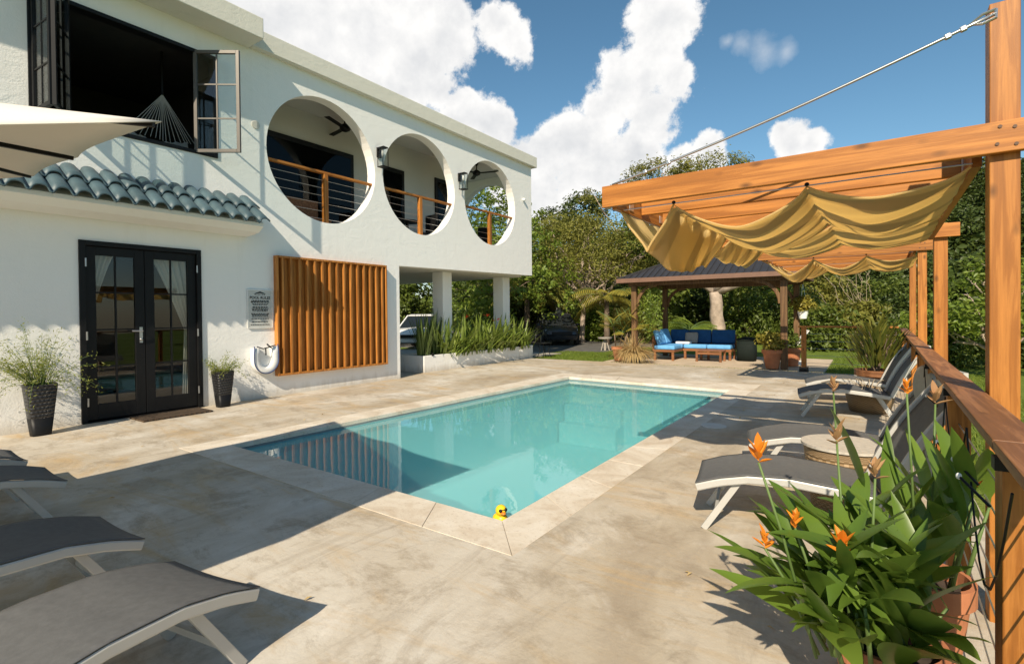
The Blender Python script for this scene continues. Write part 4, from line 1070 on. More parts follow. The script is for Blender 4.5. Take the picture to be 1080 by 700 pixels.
for p in ((.268,2.55,.93),(.255,2.3,.93),(.30,3.5,.8),(.31,4.2,.95)):
    bl.ball(p, .009, 8, 6, (1,1,1.3)); 
bl.build('bulb', 'white', t, smooth=True)
b = MB()
for p in ((.268,2.55,.93),(.255,2.3,.93),(.30,3.5,.8),(.31,4.2,.95)): b.tube([p,(rail_x(p[1])+.0,p[1]-.1,p[2]-.06)], .005, 5)
b.build('socket', 'black', t)

# ================================================================== GAZEBO
gz = thing('gazebo', 'brown timber gazebo with a dark standing seam hip roof over the blue sofa', 'gazebo', (-3.85,16.5,0))
gx0,gx1,gy0,gy1 = -5.98,-1.72,14.95,18.0
for x in (gx0+.08,gx1-.08):
    for y in (gy0+.08,gy1-.08): MB().box(x-.08,x+.08,y-.08,y+.08,-.03,2.33).build('post', 'gaz', gz, bevel=.006)
for y in (gy0+.08,gy1-.08): MB().box(gx0-.1,gx1+.1,y-.05,y+.05,2.331,2.50).build('beam', 'gaz', gz, bevel=.006)
for x in (gx0+.08,gx1-.08): MB().box(x-.048,x+.048,gy0+.14,gy1-.14,2.335,2.498).build('beam', 'gaz', gz, bevel=.006)
for x, s in ((gx0+.08,1),(gx1-.08,-1)):
    for y, sy in ((gy0+.08,1),(gy1-.08,-1)):
        q = [Vector((x+s*(.09+.62*(1-math.cos(a))), y, 1.72+.62*math.sin(a))) for a in [k*math.pi/2/8 for k in range(9)]]
        MB().sweep(q, .07, .10, (0,1,0)).build('brace', 'gaz', gz)
ex0,ex1,ey0,ey1 = gx0-.32,gx1+.32,gy0-.32,gy1+.32; ez = 2.52; rz_ = 3.36; ry = (ey0+ey1)/2; rx0, rx1 = -4.45,-3.25
b = MB(); V = [(ex0,ey0,ez),(ex1,ey0,ez),(ex1,ey1,ez),(ex0,ey1,ez),(rx0,ry,rz_),(rx1,ry,rz_)]
b.add(V, [(0,1,5,4),(1,2,5),(2,3,4,5),(3,0,4)]); roof = b.build('roof', 'roof', gz, solid=.03)
sm_ = MB(); n = 26
for k in range(1,n):
    x = ex0+(ex1-ex0)*k/n
    def top(x):
        if x < rx0: f = (x-ex0)/(rx0-ex0)
        elif x > rx1: f = (ex1-x)/(ex1-rx1)
        else: f = 1
        return f
    f = top(x)
    for sgn in (0,1):
        y0_ = ey0 if sgn == 0 else ey1
        sm_.bar((x,y0_,ez+.025),(x,y0_+(ry-y0_)*f,ez+(rz_-ez)*f+.025),.02,.035)
for k in range(1,9):
    y = ey0+(ey1-ey0)*k/9; f = 1-abs(y-ry)/(ry-ey0)
    sm_.bar((ex0,y,ez+.025),(ex0+(rx0-ex0)*f,y,ez+(rz_-ez)*f+.025),.02,.035); sm_.bar((ex1,y,ez+.025),(ex1-(ex1-rx1)*f,y,ez+(rz_-ez)*f+.025),.02,.035)
for a, c in ((0,4),(3,4),(1,5),(2,5),(4,5)): sm_.bar(Vector(V[a])+Vector((0,0,.03)),Vector(V[c])+Vector((0,0,.03)),.07,.035)
sm_.build('seam', 'roof', roof)
b = MB(); b.box(ex0-.02,ex1+.02,ey0-.025,ey0+.0,ez-.10,ez+.025); b.box(ex0-.02,ex1+.02,ey1,ey1+.025,ez-.10,ez+.025); b.box(ex0-.025,ex0,ey0+.001,ey1-.001,ez-.10,ez+.025); b.box(ex1,ex1+.025,ey0+.001,ey1-.001,ez-.10,ez+.025); b.build('fascia', 'fascia', gz)

# sofa set
sf = thing('sectional_sofa', 'L shaped teak outdoor sofa with blue cushions under the gazebo', 'sofa', (-4.6,17,0))
MB().box(-5.0,-3.5,16.95,17.7,.24,.32).build('seat_frame', 'teak', sf, bevel=.006); MB().box(-5.68,-5.001,16.05,17.7,.24,.32).build('seat_frame', 'teak', sf, bevel=.006)
for x, y in ((-5.64,16.09),(-5.06,16.09),(-4.94,17.0),(-3.55,17.0),(-3.55,17.66),(-5.64,17.66),(-4.2,17.0)): MB().box(x-.035,x+.035,y-.035,y+.035,-.025,.239).build('leg', 'teak', sf, bevel=.004)
MB().bar((-5.70,16.05,.52),(-5.70,17.72,.52),.05,.5).build('back_frame', 'teak', sf, bevel=.006); MB().bar((-5.6,17.73,.52),(-3.5,17.73,.52),.05,.5).build('back_frame', 'teak', sf, bevel=.006)
for x0, x1 in ((-4.98,-4.26),(-4.25,-3.52)):
    MB().box(x0,x1,16.93,17.6,.322,.46).build('seat_cushion', 'sky', sf, bevel=.045, seg=4)
    MB().bar(((x0+x1)/2,17.60,.47),((x0+x1)/2,17.68,.92),x1-x0-.01,.14,(0,1,0)).build('back_cushion', 'blue', sf, bevel=.045, seg=4)
MB().box(-5.66,-5.0,16.04,16.80,.322,.46).build('seat_cushion', 'sky', sf, bevel=.045, seg=4); MB().box(-5.66,-5.0,16.81,17.6,.322,.46).build('seat_cushion', 'sky', sf, bevel=.045, seg=4)
MB().bar((-5.3,17.60,.47),(-5.3,17.68,.92),.62,.14,(0,1,0)).build('back_cushion', 'blue', sf, bevel=.045, seg=4)
for (y, lab) in ((16.38,'light blue back pillow at the front end of the sofa arm'),(17.0,'light blue back pillow second along the sofa arm')):
    o = MB().bar((-5.50,y,.47),(-5.66,y,.95),.60,.15,(1,0,0)).build('pillow', 'sky', bevel=.06, seg=4); tag(o, lab, 'pillow', 'light blue pillows')
tag(MB().bar((-4.85,17.38,.47),(-4.86,17.50,.83),.42,.13,(0,1,0)).build('pillow', 'greyc', bevel=.05, seg=4), 'grey square pillow in the corner of the blue sofa', 'pillow')
tag(MB().box(-5.25,-4.8,16.95,17.3,.462,.54).build('towel', 'white', bevel=.03, seg=3), 'folded white towel on the light blue seat at the sofa corner', 'towel')
ct = thing('coffee_table', 'low slatted teak coffee table in front of the blue sofa', 'table', (-4.0,16.5,0))
b = MB()
for k in range(6): b.box(-4.40,-3.62,16.2+k*.1,16.285+k*.1,.29,.32)
b.build('tabletop', 'teak', ct, bevel=.003)
for x in (-4.36,-3.66):
    for y in (16.23,16.75): MB().box(x-.03,x+.03,y-.03,y+.03,-.025,.289).build('leg', 'teak', ct)
MB().box(-4.36,-3.66,16.215,16.245,.20,.27).build('apron', 'teak', ct)
t = thing('compost_bin', 'dark green plastic bin standing right of the blue sofa', 'bin', (-3.1,17.2,0))
MT['dkgreen'] = mat_plain('dark_green_plastic', (.008,.013,.011), .8, spec=.2)
MB().lathe([(.27,-.02),(.29,.3),(.27,.62)], (-3.1,17.2,0), 24, .5).build('bin_body', 'dkgreen', t, smooth=True); MB().lathe([(.29,.621),(.29,.66),(.1,.72),(0,.725)], (-3.1,17.2,0), 24, .5).build('lid', 'dkgreen', t)

def terra_pot(label, x, y, h, r, z=0, m='terra', name='terracotta_pot'):
    t = thing(name, label, 'plant pot', (x,y,z))
    MB().lathe([(r*.66,z),(r*.93,z+h*.8),(r*1.06,z+h*.8),(r*1.06,z+h),(r*.94,z+h),(r*.9,z+h*.84)], (x,y,0), 28, caps=False).build('pot_body', m, t, smooth=False)
    MB().lathe([(r*.92,z+h*.85),(0,z+h*.86)], (x,y,0), 20, caps=False).build('soil', 'soil', t)
    return t
def bushy(name, label, x, y, z, ell, ncl, per, clr, leaf, asp, m, cat='plant', group=None, stems=8):
    t = thing(name, label, cat, (x,y,z), 0, group); b = MB()
    for k in range(stems):
        a = random.uniform(0,6.28); limb(b, (x+.04*math.cos(a),y+.04*math.sin(a),z-.03), (x+ell[0]*.7*math.cos(a),y+ell[1]*.7*math.sin(a),z+ell[2]*random.uniform(.7,1.6)), .012, .004, .05)
    b.build('stem', 'bark', t, smooth=True)
    P, N = crown_points([(x,y,z+ell[2],ell[0],ell[1],ell[2])], ncl, per, clr, .3); leaf_mesh('foliage', P, N, leaf, asp, m, t); return t
terra_pot('terracotta pot of a white flowering plant at the front right gazebo post', -2.08, 14.98, .50, .24)
bushy('leafy_plant', 'green plant with pale yellow tips in the pot before the right gazebo post', -2.08, 14.98, .46, (.33,.33,.26), 60, 14, .12, .11, .45, 'L_yel')
terra_pot('tilted terracotta pot behind the right gazebo post beside the white chair', -1.72, 15.95, .5, .24)
bushy('leafy_plant', 'small green plant in the pot behind the right gazebo post', -1.72, 15.95, .46, (.26,.26,.2), 40, 12, .1, .1, .45, 'L_mid')
terra_pot('terracotta pot of the arching yellow palm left of the gazebo', -6.45, 15.15, .44, .25)
terra_pot('black pot overflowing with straw coloured grass beside the left gazebo post', -5.88, 14.86, .30, .26, 0, 'black', 'black_pot')
def straw(name, label, x, y, z, h, n, m, sp):
    t = thing(name, label, 'plant', (x,y,z)); b = MB()
    for i in range(n):
        a = random.uniform(0,6.28); blade(b, (x+.1*math.cos(a),y+.1*math.sin(a),z), (math.cos(a)*sp*random.random(),math.sin(a)*sp*random.random(),1), h*random.uniform(.5,1.1), .014, random.uniform(.9,2.6), 6)
    b.build('grass_clump', m, t, fix=False)
straw('ornamental_grass', 'mop of straw coloured fountain grass beside the left gazebo post', -5.88, 14.86, .28, .78, 900, 'L_straw', 2.2)

# white garden chair by the gazebo
ch = thing('garden_chair', 'white slatted garden chair beside the right gazebo post', 'chair', (-1.98,16.15,0), rad(-78))
b = MB()
for k in range(5): b.bar((-.24+k*.12,.18,.34),(-.30+k*.15,.62,.98),.10,.02,(0,-1,.6))
b.build('backrest', 'white', ch, local=True, bevel=.004)
b = MB()
for k in range(5): b.bar((-.27,-.34+k*.12,.40-k*.03),(.27,-.34+k*.12,.40-k*.03),.10,.02)
b.build('seat', 'white', ch, local=True)
for sx in (-.33,.33):
    MB().box(sx-.05,sx+.05,-.42,.42,.56,.58).build('armrest', 'white', ch, local=True, bevel=.004)
    MB().box(sx-.03,sx+.03,-.38,-.29,0,.559).build('leg', 'white', ch, local=True); MB().bar((sx,-.3,.38),(sx,.55,.02),.025,.10).build('leg', 'white', ch, local=True)
t = thing('hanging_planter', 'white hanging pot of yellow green leaves on the right gazebo post', 'hanging planter', (-1.78,17.9,1.4))
MB().lathe([(.10,1.28),(.15,1.50),(.16,1.52),(.13,1.50)], (-1.62,17.75,0), 20).build('pot', 'white', t)
b = MB()
for k in range(3): a = k*2.09; b.tube([(-1.62+.15*math.cos(a),17.75+.15*math.sin(a),1.51),(-1.62,17.75,2.33)], .005, 4)
b.build('chain', 'steel', t)
bushy('trailing_fern', 'yellow green foliage in the white hanging pot', -1.62, 17.75, 1.50, (.30,.30,.22), 50, 14, .13, .12, .4, 'L_yel', stems=3)
t = thing('hanging_vine', 'pale green vine hanging from the beam at the left of the gazebo', 'plant', (-5.4,15.1,2.3))
P = []; N = []; b = MB()
for k in range(16):
    x = -5.45+random.gauss(0,.14); y = 15.15+random.gauss(0,.12); L = random.uniform(.7,1.5); b.tube([(x,y,2.36),(x+.03,y,2.36-L*.5),(x,y,2.36-L)], .005, 4)
    for i in range(70): P.append((x+random.gauss(0,.05),y+random.gauss(0,.05),2.3-L*random.random())); N.append((random.gauss(0,1),-1,random.gauss(0,1)))
b.build('stem', 'stem', t); leaf_mesh('foliage', np.array(P), np.array(N), .09, .4, 'L_bright', t)

# croton in its pot at the far rail
terra_pot('square brown wooden tub of the croton by the far railing', .12, 10.6, .50, .30, 0, 'teak', 'wooden_tub')
t = thing('croton_plant', 'tall green and orange croton in the tub at the far railing', 'plant', (.12,10.6,.45)); b = MB()
for i in range(300):
    a = random.uniform(0,6.28); r = random.uniform(.0,.36)**1.0; z = .5+random.uniform(.0,.75)*(1-r); d = (math.cos(a)*.55,math.sin(a)*.55,1)
    blade(b, (.12+r*math.cos(a),10.6+r*math.sin(a),z), d, random.uniform(.18,.34), .045, .3, 4)
b.build('foliage', 'L_croton', t, fix=False)
b = MB()
for i in range(9): a = random.uniform(0,6.28); limb(b, (.12,10.6,.43), (.12+.3*math.cos(a),10.6+.3*math.sin(a),1.15), .012, .005, .05)
b.build('stem', 'bark', t)

# ================================================================== FOREGROUND HELICONIA
def heliconia(name, label, x, y, z, n, hmin, hmax, spread, bias=(0,0), seed=1, flowers=(), leafL=(.32,.48), cone=1.0, xmax=.24):
    random.seed(seed); t = thing(name, label, 'plant', (x,y,z)); st_ = MB(); lf = MB()
    for i in range(n):
        a = random.uniform(0,6.28); r = random.uniform(0,.16); b0 = Vector((x+r*math.cos(a),y+r*math.sin(a),z)); H = random.uniform(hmin,hmax)
        ln = Vector((math.cos(a)*spread*random.random()+bias[0], math.sin(a)*spread*random.random()+bias[1], 1)).normalized()
        top = b0+ln*H; st_.tube([b0, b0.lerp(top,.5)+Vector((0,0,.01)), top], [.009,.008,.005], 6)
        k = random.randint(3,5)
        for j in range(k):
            f = .45+.55*j/(k-1); p = b0.lerp(top, f); aa = a+random.uniform(-.7,.7)+j*math.pi*random.choice((1,1,.6))
            el = random.uniform(.45,1.8)*(.6+.7*f)
            d = Vector((math.cos(aa), math.sin(aa), el*cone)).normalized()
            LL = random.uniform(*leafL)
            if p.x+d.x*LL*.9 > xmax: d.x = -abs(d.x)*.6; d.z += .3; d.normalize()
            blade(lf, p, d, LL, random.uniform(.06,.098), random.uniform(.35,1.0), 9, .10, random.uniform(-.5,.5), .22)
    st_.build('stem', 'stem', t, smooth=True); lf.build('leaf_clump', 'L_helic', t, smooth=True, fix=False)
    for k, (fx, fy, fz, m, s) in enumerate(flowers):
        p = Vector((fx,fy,fz)); fs_ = MB(); b0 = Vector((x,y,z)).lerp(Vector((fx,fy,z)), .45)
        fs_.tube([b0, b0.lerp(p,.6)+Vector((0,0,.03)), p], [.006,.005,.004], 6); so_ = fs_.build('flower_stalk', 'stem', t, smooth=True)
        fl = MB()
        for j in range(7):
            aa = j*2.4+k; el = .25+.28*j; d = Vector((math.cos(aa), math.sin(aa), el)); blade(fl, p+Vector((0,0,.006*j)), d, s*random.uniform(.6,1.05), s*.36, -.25, 4, 0, 0, .5)
        fl.build('flower', m, so_, smooth=False, fix=False)
    random.seed(5)
FL1 = [(-.31,1.92,.98,'flower',.075),(-.30,1.98,.66,'flower',.06),(-.21,2.02,.74,'flower',.055),(-.07,1.98,.70,'flower',.075),(-.10,2.35,.98,'tan',.08),(-.13,2.75,1.13,'tan',.06),(.02,2.15,.92,'tan',.06)]
heliconia('heliconia', 'large leafy heliconia with orange flowers in the lower right foreground', -.02, 2.18, .28, 42, .10, .35, .70, (-.08,-.03), 3, FL1)
terra_pot('large terracotta pot almost hidden under the foreground heliconia', .05, 2.24, .34, .17)
FL2 = [(.235,2.8,1.10,'tan',.07),(.13,2.62,1.16,'flower',.05),(.33,2.6,.80,'flower',.05)]
heliconia('heliconia', 'taller upright heliconia close to the railing behind the foreground one', .20, 2.72, .34, 8, .24, .46, .35, (0,0), 8, FL2, (.30,.44), 1.5, .33)
terra_pot('smaller terracotta pot at the railing behind the foreground heliconia', .20, 2.72, .40, .15)

# ================================================================== BEYOND THE DECK
# parked cars
def car(label, loc, rz, paint, group=None):
    t = thing('parked_car', label, 'car', loc, rz, group)
    # +X forward; cross sections along the length
    xs_ = [-2.2,-2.1,-1.7,-1.0,-.2,.35,.75,1.2,1.75,2.1,2.22]
    belt = [.80,.95,1.0,1.0,.98,.97,.97,.95,.90,.80,.62]; half = [.74,.84,.90,.92,.92,.92,.91,.90,.88,.80,.66]; low = [.42,.32,.28,.26,.26,.26,.26,.26,.28,.30,.36]
    b = MB(); vs = []; fs = []; n = len(xs_)
    for x, zb, h, lo in zip(xs_, belt, half, low):
        for (yy, zz_) in ((-h*.9,lo),(-h,lo+.2),(-h,zb-.12),(-h*.93,zb),(0,zb+.05),(h*.93,zb),(h,zb-.12),(h,lo+.2),(h*.9,lo)): vs.append((x,yy,zz_))
    for i in range(n-1):
        for k in range(8): fs.append((i*9+k, i*9+k+1, i*9+10+k, i*9+9+k))
        fs.append((i*9+8, i*9, i*9+9, i*9+17))
    fs += [tuple(range(9)), tuple(range((n-1)*9+8, (n-1)*9-1, -1))]
    b.add(vs, fs); b.build('body', paint, t, local=True, smooth=True, bevel=.0)
    # cabin
    c = [(-1.95,1.0,.78,.0),(-1.55,1.50,.66,0),(-.3,1.58,.66,0),(.25,1.52,.64,0),(1.05,.98,.80,0)]
    vs = []; fs = []
    for (x, z, h, _) in c: vs += [(x,-h,z),(x,h,z)]
    base = [(-1.95,-.84,.96),(-1.95,.84,.96),(1.1,-.84,.94),(1.1,.84,.94)]
    r = MB().plate([(-1.95,.95),(-1.6,1.47),(-.3,1.57),(.2,1.52),(1.08,.95)], [], lambda a,b_,tt: (a, tt*(1-.22*max(0,(b_-.95)/.62)), b_), -.84, .84).build('cabin', 'carglass', t, local=True)
    ro = MB().plate([(-1.65,1.46),(-.3,1.56),(.25,1.51),(.25,1.545),(-.3,1.60),(-1.65,1.50)], [], lambda a,b_,tt: (a, tt, b_), -.67, .67).build('roof', paint, t, local=True, bevel=.015)
    for s in (-1,1):
        b = MB(); b.bar((.22,s*.66,1.53),(1.12,s*.84,.96),.06,.05); b.bar((-.45,s*.665,1.56),(-.40,s*.85,.97),.05,.08); b.bar((-1.62,s*.67,1.48),(-1.98,s*.84,.96),.07,.12); b.build('pillar', paint, t, local=True)
        MB().ball((.85,s*.98,1.02),.09,10,6,(.7,1,.8)).build('wing_mirror', paint, t, local=True, smooth=True)
        MB().bar((2.02,s*.52,.74),(2.02,s*.78,.77),.14,.09).build('headlight', 'lens', t, local=True, bevel=.02)
        MB().bar((2.14,s*.5,.46),(2.10,s*.66,.46),.10,.07).build('fog_light', 'lens', t, local=True, bevel=.02)
        for x in (-1.35,1.38):
            w = MB(); w.tube([(x,s*.74,.34),(x,s*.93,.34)], .34, 20); w = w.build('wheel', 'tyre', t, local=True); MB().tube([(x,s*.931,.34),(x,s*.94,.34)], .22, 12).build('rim', 'steel', w, local=True)
    MB().box(2.16,2.235,-.5,.5,.56,.70).build('grille', 'black', t, local=True, bevel=.01); MB().box(2.10,2.20,-.55,.55,.30,.44).build('bumper', 'black', t, local=True, bevel=.02)
    return t
car('black compact car parked on the driveway beyond the lawn', polar(586,26.5,-.06), rad(-52), 'carpaint')
MT['whitecar'] = mat_plain('white_car_paint', (.7,.7,.69), .2, 0, .04)
car('white car parked behind the planter, seen under the house', (-17.5,17.5,-.05), rad(-60), 'whitecar')
# white notice post and bird bath table
t = thing('sign_post', 'white notice board on a post behind the black car', 'sign', polar(590,30,0))
p = polar(590,30,0)
MB().box(p.x-.05,p.x+.05,p.y-.05,p.y+.05,-.1,2.0).build('post', 'bark', t); MB().box(p.x-.22,p.x+.22,p.y-.09,p.y-.051,1.35,2.0).build('board', 'white', t, bevel=.01)
p = Vector((-9.0,19.6,-.06)); t = thing('bird_bath', 'small stone pedestal table on the lawn left of the terracotta potted palm', 'bird bath', p)
MB().lathe([(.05,-.02),(.06,.5)], p, 12).build('pedestal', 'floor', t); MB().lathe([(.28,.501),(.30,.56),(.05,.565)], p, 20).build('basin', 'floor', t)
for k in range(3): a = k*2.1; MB().tube([p+Vector((.2*math.cos(a),.2*math.sin(a),0)),p+Vector((.05*math.cos(a),.05*math.sin(a),.48))], .02, 6).build('leg', 'floor', t)
# wrought iron table at the planter end
p = Vector((-9.35,15.3,-.05)); t = thing('iron_side_table', 'small black wrought iron table past the right end of the white planter', 'table', p)
MB().lathe([(.28,.52),(.28,.54)], p, 20).build('tabletop', 'black', t)
for k in range(4):
    a = k*1.57+.4; MB().tube([p+Vector((.26*math.cos(a),.26*math.sin(a),0)),p+Vector((.14*math.cos(a),.14*math.sin(a),.26)),p+Vector((.24*math.cos(a),.24*math.sin(a),.52))], .012, 6).build('leg', 'black', t)

p = polar(446,30,0); t = thing('timber_fence', 'orange timber fence glimpsed under the house beyond the white car', 'fence', p)
MB().box(p.x-1.6,p.x+1.6,p.y-.03,p.y+.03,-.1,1.9).build('fence_panel', 'cedar_x', t); 
for k in (-1.6,0,1.6): MB().box(p.x+k-.06,p.x+k+.06,p.y-.1,p.y-.031,-.1,2.1).build('post', 'cedar_z', t)
# palms
def palm(name, label, base, h, nf, L, m, lean=(0,0), trunk=.10, droop=1.3, up_=.9, group=None, stems=1, lw=.045):
    base = Vector(base); t = thing(name, label, 'palm tree', base, 0, group); tr = MB(); lf = MB(); rc = MB()
    for s in range(stems):
        b0 = base+Vector((random.uniform(-.2,.2),random.uniform(-.2,.2),0))*(stems > 1); hh = h*(1 if stems == 1 else random.uniform(.55,1.0))
        top = b0+Vector((lean[0],lean[1],hh))+Vector((random.uniform(-.3,.3),random.uniform(-.3,.3),0))*(stems > 1)
        tr.tube([b0+Vector((0,0,-.1)), b0.lerp(top,.5)+Vector((lean[0]*-.15,0,0)), top], [trunk*1.2,trunk,trunk*.8], 8)
        for k in range(nf):
            a = k*2.399+random.uniform(-.2,.2); el = random.uniform(.1,1.3)*up_; d = Vector((math.cos(a),math.sin(a),el)).normalized(); q = [top.copy()]; FL = L*random.uniform(.75,1.1)
            for i in range(10): q.append(q[-1]+d*FL/10); d = (d+Vector((0,0,-droop/10*random.uniform(.7,1.3)))).normalized()
            rc.tube(q, [.022-.0018*i for i in range(11)], 4)
            sd = Vector((-math.sin(a),math.cos(a),0))
            for i in range(2,11):
                for f in (0,.5):
                    if i == 10 and f: continue
                    p = q[i].lerp(q[min(i+1,10)], f); tn = (q[i]-q[i-1]).normalized(); l = FL*.30*math.sin(math.pi*(.15+.75*i/10))
                    for s_ in (-1,1): blade(lf, p, tn*.6+sd*s_+Vector((0,0,-.15)), l, lw*L*.6, .7, 3)
    tr.build('trunk', 'bark', t, smooth=True); rc.build('frond_stem', 'stem', t); lf.build('frond', m, t, fix=False)
    return t
palm('areca_palm', 'yellow green areca palm growing from the terracotta pot left of the gazebo', (-6.45,15.15,.38), .75, 6, .95, 'L_yel', stems=5, trunk=.02, droop=.8, up_=2.2)
palm('date_palm', 'short olive palm arching over the black car from behind', polar(556,28), 3.0, 22, 2.9, 'L_olive', droop=1.7, trunk=.16)
palm('date_palm', 'olive palm with drooping fronds between the car and the lamp pole tree', polar(583,31), 2.9, 20, 2.6, 'L_yel', droop=1.9, trunk=.16)
palm('fan_palm', 'yellow palm behind the stone pedestal table', polar(640,25), 2.2, 20, 2.1, 'L_yel', droop=1.4, trunk=.14)
palm('fan_palm', 'low bright palm just behind the blue sofa', polar(727,22.5), .7, 18, 1.5, 'L_bright', droop=1.2, trunk=.1)
palm('coconut_palm', 'tall palm standing against the sky next to the house corner', polar(572,40), 8.2, 20, 3.0, 'L_olive', droop=1.5, trunk=.15)

def E1(h, r, n=6, flat=.6, base=.35, seed=0):
    rd = random.Random(seed); out = []
    for i in range(n):
        a = rd.uniform(0,6.28); q = rd.uniform(.15,.75)*r; out.append((q*math.cos(a), q*math.sin(a), h*rd.uniform(base,1-.22*flat), r*rd.uniform(.35,.6), r*rd.uniform(.35,.6), h*rd.uniform(.14,.24)*flat*1.5))
    out.append((0,0,h*.86,r*.45,r*.45,h*.14)); return out
FG = 'trees and shrubs behind the garden'
# spreading tree with bare pale limbs left of the gazebo
tree('spreading_tree', 'wide feathery olive tree with bare pale limbs above the black car', polar(614,27), [(-1.8,0,4.6,2.3,2,1.3),(.8,.3,5.4,2.5,2,1.3),(3.2,-.2,4.7,2.0,1.8,1.1),(1.6,-.8,3.9,1.9,1.5,.8),(-.6,.2,6.2,1.8,1.6,.8)], 420, 34, .55, .15, .4, 'L_olive', .16, 'palebark', FG, shell=.5, limbs=16, th=2.0, twigs=4)
tree('spreading_tree', 'dense dark olive tree directly behind the wide feathery tree', polar(640,33), [(-3,0,4.2,2.6,2,1.8),(0,0,5.6,3.0,2,1.9),(3,0,4.8,2.6,2,1.8),(-4.5,0,5.4,1.8,1.8,1.5)], 420, 34, .6, .19, .42, 'L_olive', .22, 'palebark', FG, limbs=12, twigs=3)
tree('flame_tree', 'dark round topped tree with a few red blooms at the skyline beside the house', polar(600,42), [(-1.4,0,8.8,1.7,1.5,1.6),(1.4,0,9.6,1.8,1.6,1.7),(0,0,7.2,2.6,2,2.0)], 260, 34, .6, .26, .5, 'L_dark', .25, 'bark', FG)
tree('feather_tree', 'airy fern leaved tree rising above the pergola beam against the sky', polar(705,36), [(-4.6,0,10.2,2.2,2,.8),(-.5,0,11.4,2.6,2,.8),(3.0,0,11.0,2.6,2,.8),(.5,0,9.0,3.2,2.2,1.2)], 200, 40, .55, .24, .32, 'L_olive', .25, 'palebark', FG, shell=.7, limbs=14, twigs=3)
# big pale trunk behind the gazebo
tree('shade_tree', 'large tree with a thick pale trunk directly behind the gazebo', polar(758,22.8), [(-2.4,.6,5.2,2.4,2.2,1.2),(.6,.8,6.0,2.6,2.2,1.2),(3.2,.6,5.0,2.2,2,1.1)], 330, 34, .6, .18, .45, 'L_mid', .36, 'palebark', FG, limbs=9, th=2.4)
# hedge of shrubs and small trees right behind the garden
hd = [(565,33,4.6,2.6,'L_dark','dark shrub behind the black car next to the house corner'),(607,35,4.0,2.4,'L_mid','mid green bush behind the white notice board'),(628,29,2.0,1.1,'L_bright','small bright round bush right of the black car'),(662,30,4.2,2.5,'L_dark','dark tree behind the yellow palm'),
      (690,26,3.6,2.0,'L_mid','mid green shrub behind the left side of the gazebo'),(712,29,4.6,2.3,'L_dark','dark tree between the gazebo posts left of the pale trunk'),(742,27,3.2,1.7,'L_dark','dark low shrub left of the thick pale trunk'),(785,25,3.4,1.8,'L_mid','mid green leafy shrub right of the thick pale trunk'),
      (800,30,5.0,2.4,'L_dark','dark tree behind the right gazebo post'),(842,25,3.0,1.7,'L_mid','mid green shrub behind the white garden chair'),(868,27,3.8,2.0,'L_olive','olive shrub behind the end railing post'),(900,30,4.6,2.4,'L_dark','dark shrub behind the middle of the end railing'),
      (932,27,3.4,2.0,'L_mid','mid green shrub behind the croton'),(965,31,5.2,2.4,'L_dark','dark tree behind the far pergola posts'),(822,28,4.2,2.0,'L_bright','bright leaved tree right behind the gazebo roof corner')]
hd += [(1003,19,2.6,1.3,'L_mid','mid green bush beyond the railing left of the tall near post'),(1078,19,2.8,1.4,'L_dark','dark bush at the right edge beyond the railing'),(866,20.5,1.7,1.1,'L_mid','low green bush at the lawn edge behind the end railing post'),(903,20.5,1.9,1.2,'L_olive','low olive bush at the lawn edge behind the end railing wires'),(948,20.5,2.2,1.2,'L_dark','low dark bush at the lawn edge behind the railing corner')]
for k, (px, d, h, r, m, lab) in enumerate(hd):
    tree('shrub' if h < 4 else 'garden_tree', lab, polar(px,d,-.1 if px < 990 else -.75), E1(h, r, 7, .8, .22, k)+[(0,0,h*.3,r*.8,r*.8,h*.3)], 190, 30, .42, .17 if k % 2 else .22, .5, m, .08, 'bark', FG, 'tree' if h >= 4 else 'shrub', limbs=6, split=.2, twigs=1)
for k, (px, d, h, m, lab) in enumerate([(680,29,1.5,'L_mid','low ground fern left of the gazebo'),(770,24.5,1.2,'L_bright','low bright fern behind the right end of the sofa'),(810,24,1.3,'L_mid','low green fern behind the white garden chair'),(888,24,1.0,'L_mid','low plant at the lawn edge behind the end railing')]):
    bp = polar(px,d,-.1); sword_clump('garden_fern', lab, bp.x, bp.y, h, 60, m, .8, FG, 0, 'plant', .08)
# tree with white bare branches right of the railing
tree('almond_tree', 'bright leaved tree with twisting pale branches beyond the railing on the right', polar(1046,15.5,-.55), [(-.9,0,2.3,.9,.8,.7),(.6,.2,2.7,1.1,.9,.7),(1.6,.2,2.0,.8,.8,.6),(-.1,0,1.7,1.1,.8,.6),(.1,.3,3.2,.8,.7,.5),(-1.7,.2,1.6,.7,.6,.5)], 200, 20, .38, .16, .5, 'L_bright', .11, 'palebark', FG, shell=.4, limbs=12, th=.7, twigs=2)
t = thing('bare_shrub', 'leafless pale twiggy shrub in front of the dark trees at the end railing', 'shrub', polar(922,25,-.1)); p0 = polar(922,25,-.1); b = MB()
for k in range(14):
    a = random.uniform(0,6.28); d = Vector((math.cos(a)*.8-.9,math.sin(a)*.5,1.5)).normalized(); e = limb(b, p0, p0+d*random.uniform(2.2,4.4), .022, .006, .05)
    for _ in range(3): s = random.choice(e[2:]); limb(b, s, s+Vector((random.uniform(-.8,.4),random.uniform(-.3,.3),random.uniform(.2,1.0))), .012, .004, .1)
b.build('branch', 'twig', t)
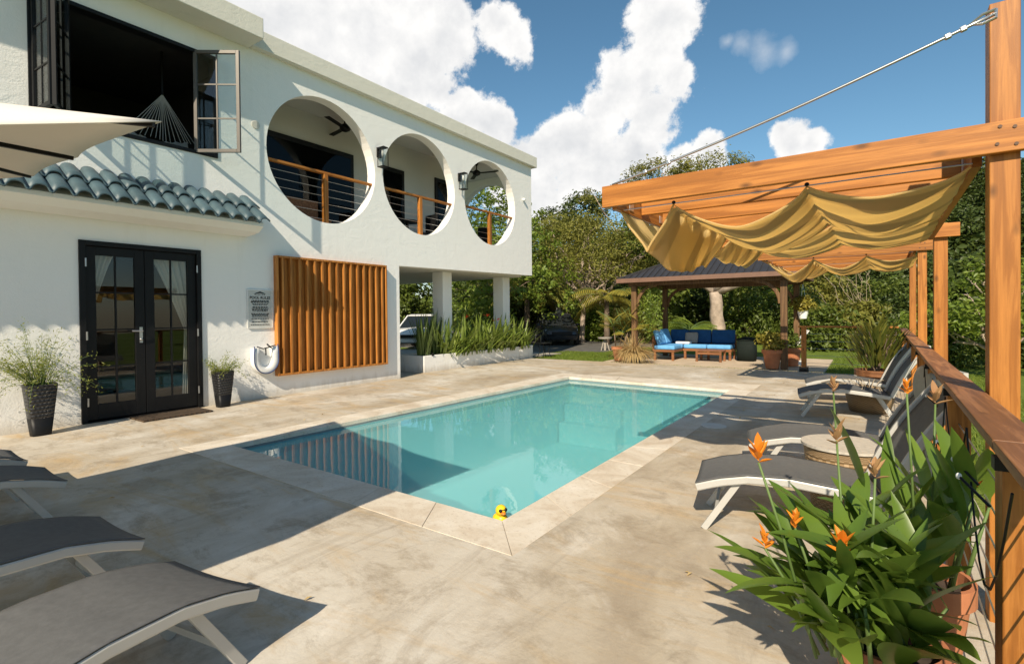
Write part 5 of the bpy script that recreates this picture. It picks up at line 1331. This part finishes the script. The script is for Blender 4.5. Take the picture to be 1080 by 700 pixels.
# hillside with woods, right and behind
def hill_h(x, y):
    s = max(0, (y-34))/34.0; s = min(1, s); s = s*s*(3-2*s)
    return -1.2+s*(6.5+ 5.5*max(0,min(1,(x+18)/26.0)))
hm = MB().grid(lambda u,v: (-60+130*u, 30+75*v, hill_h(-60+130*u, 30+75*v)), 40, 30).build('hillside', 'lawn', smooth=True, fix=False); struct(hm)
P = []; N = []
pts = []
for i in range(560):
    x = random.uniform(-46,26); y = random.uniform(37,80)
    if x > .30*y+4 or x < -.75*y-6: continue
    pts.append((x,y))
EL = []
for (x, y) in pts:
    h = random.uniform(3.2,5.6); r = random.uniform(1.6,2.8); EL.append((x,y,hill_h(x,y)+h*.6,r,r,h*.5))
Pw, Nw = crown_points(EL, 7200, 26, 1.0, .75)
w = leaf_mesh('woodland', Pw, Nw, .48, .55, 'L_dark'); struct(w, 'stuff'); w['label'] = 'dark wooded hillside rising behind the garden'
TR = [(880,36,6.5,3.0,'L_mid','tall mid green tree on the slope behind the bare shrub'),(925,38,7.5,3.2,'L_olive','olive tree on the slope left of the far pergola posts'),(985,36,7.0,3.0,'L_dark','dark tree on the slope between the pergola posts'),(1025,40,8.0,3.4,'L_dark','dark tree on the slope behind the bright leaved tree'),(1068,36,7.5,3.2,'L_dark','dark tree on the slope right of the tall post'),
      (760,38,7.4,3.0,'L_mid','green tree behind the gazebo roof ridge'),(830,36,6.8,2.8,'L_olive','olive tree behind the gazebo right roof edge'),(665,40,8.0,3.2,'L_mid','tall green tree behind the left tip of the pergola beam')]
for k, (px, d, h, r, m, lab) in enumerate(TR):
    b0 = polar(px,d); z = max(-.1, hill_h(b0.x,b0.y)) if b0.y > 34 else -.1
    tree('slope_tree', lab, (b0.x,b0.y,z), E1(h, r, 9, .7, .3, 40+k), 300, 32, .6, .26, .5, m, .18, 'bark', FG, limbs=7, twigs=1)
# trees behind the house, seen through the carport and the far round opening
for (x, y, h, r, m, lab) in ((-18.5,24.5,9.6,3.2,'L_mid','darker tree behind the bright one seen through the third round opening'),(-14.9,20.2,8.4,3.3,'L_bright','bright leafy tree seen through the third round opening'),(-21,19.5,4.2,2.6,'L_mid','green tree seen under the house between the columns'),(-25,13.5,4.0,2.6,'L_dark','dark tree seen under the house left of the near column'),(-19,24,4.5,2.6,'L_dark','dark tree past the carport behind the planter')):
    tree('garden_tree', lab, (x,y,-.05), E1(h, r, 8, .8, .3, int(h*10))+[(0,0,h*.4,r*.8,r*.8,h*.3)], 240, 32, .45, .22, .5, m, .12, 'bark', FG, limbs=6)
palm('banana_plant', 'golden foliage seen under the house beside the near column', (-19.5,16.0,0), 1.4, 14, 1.6, 'L_yel', droop=1.2, trunk=.12)
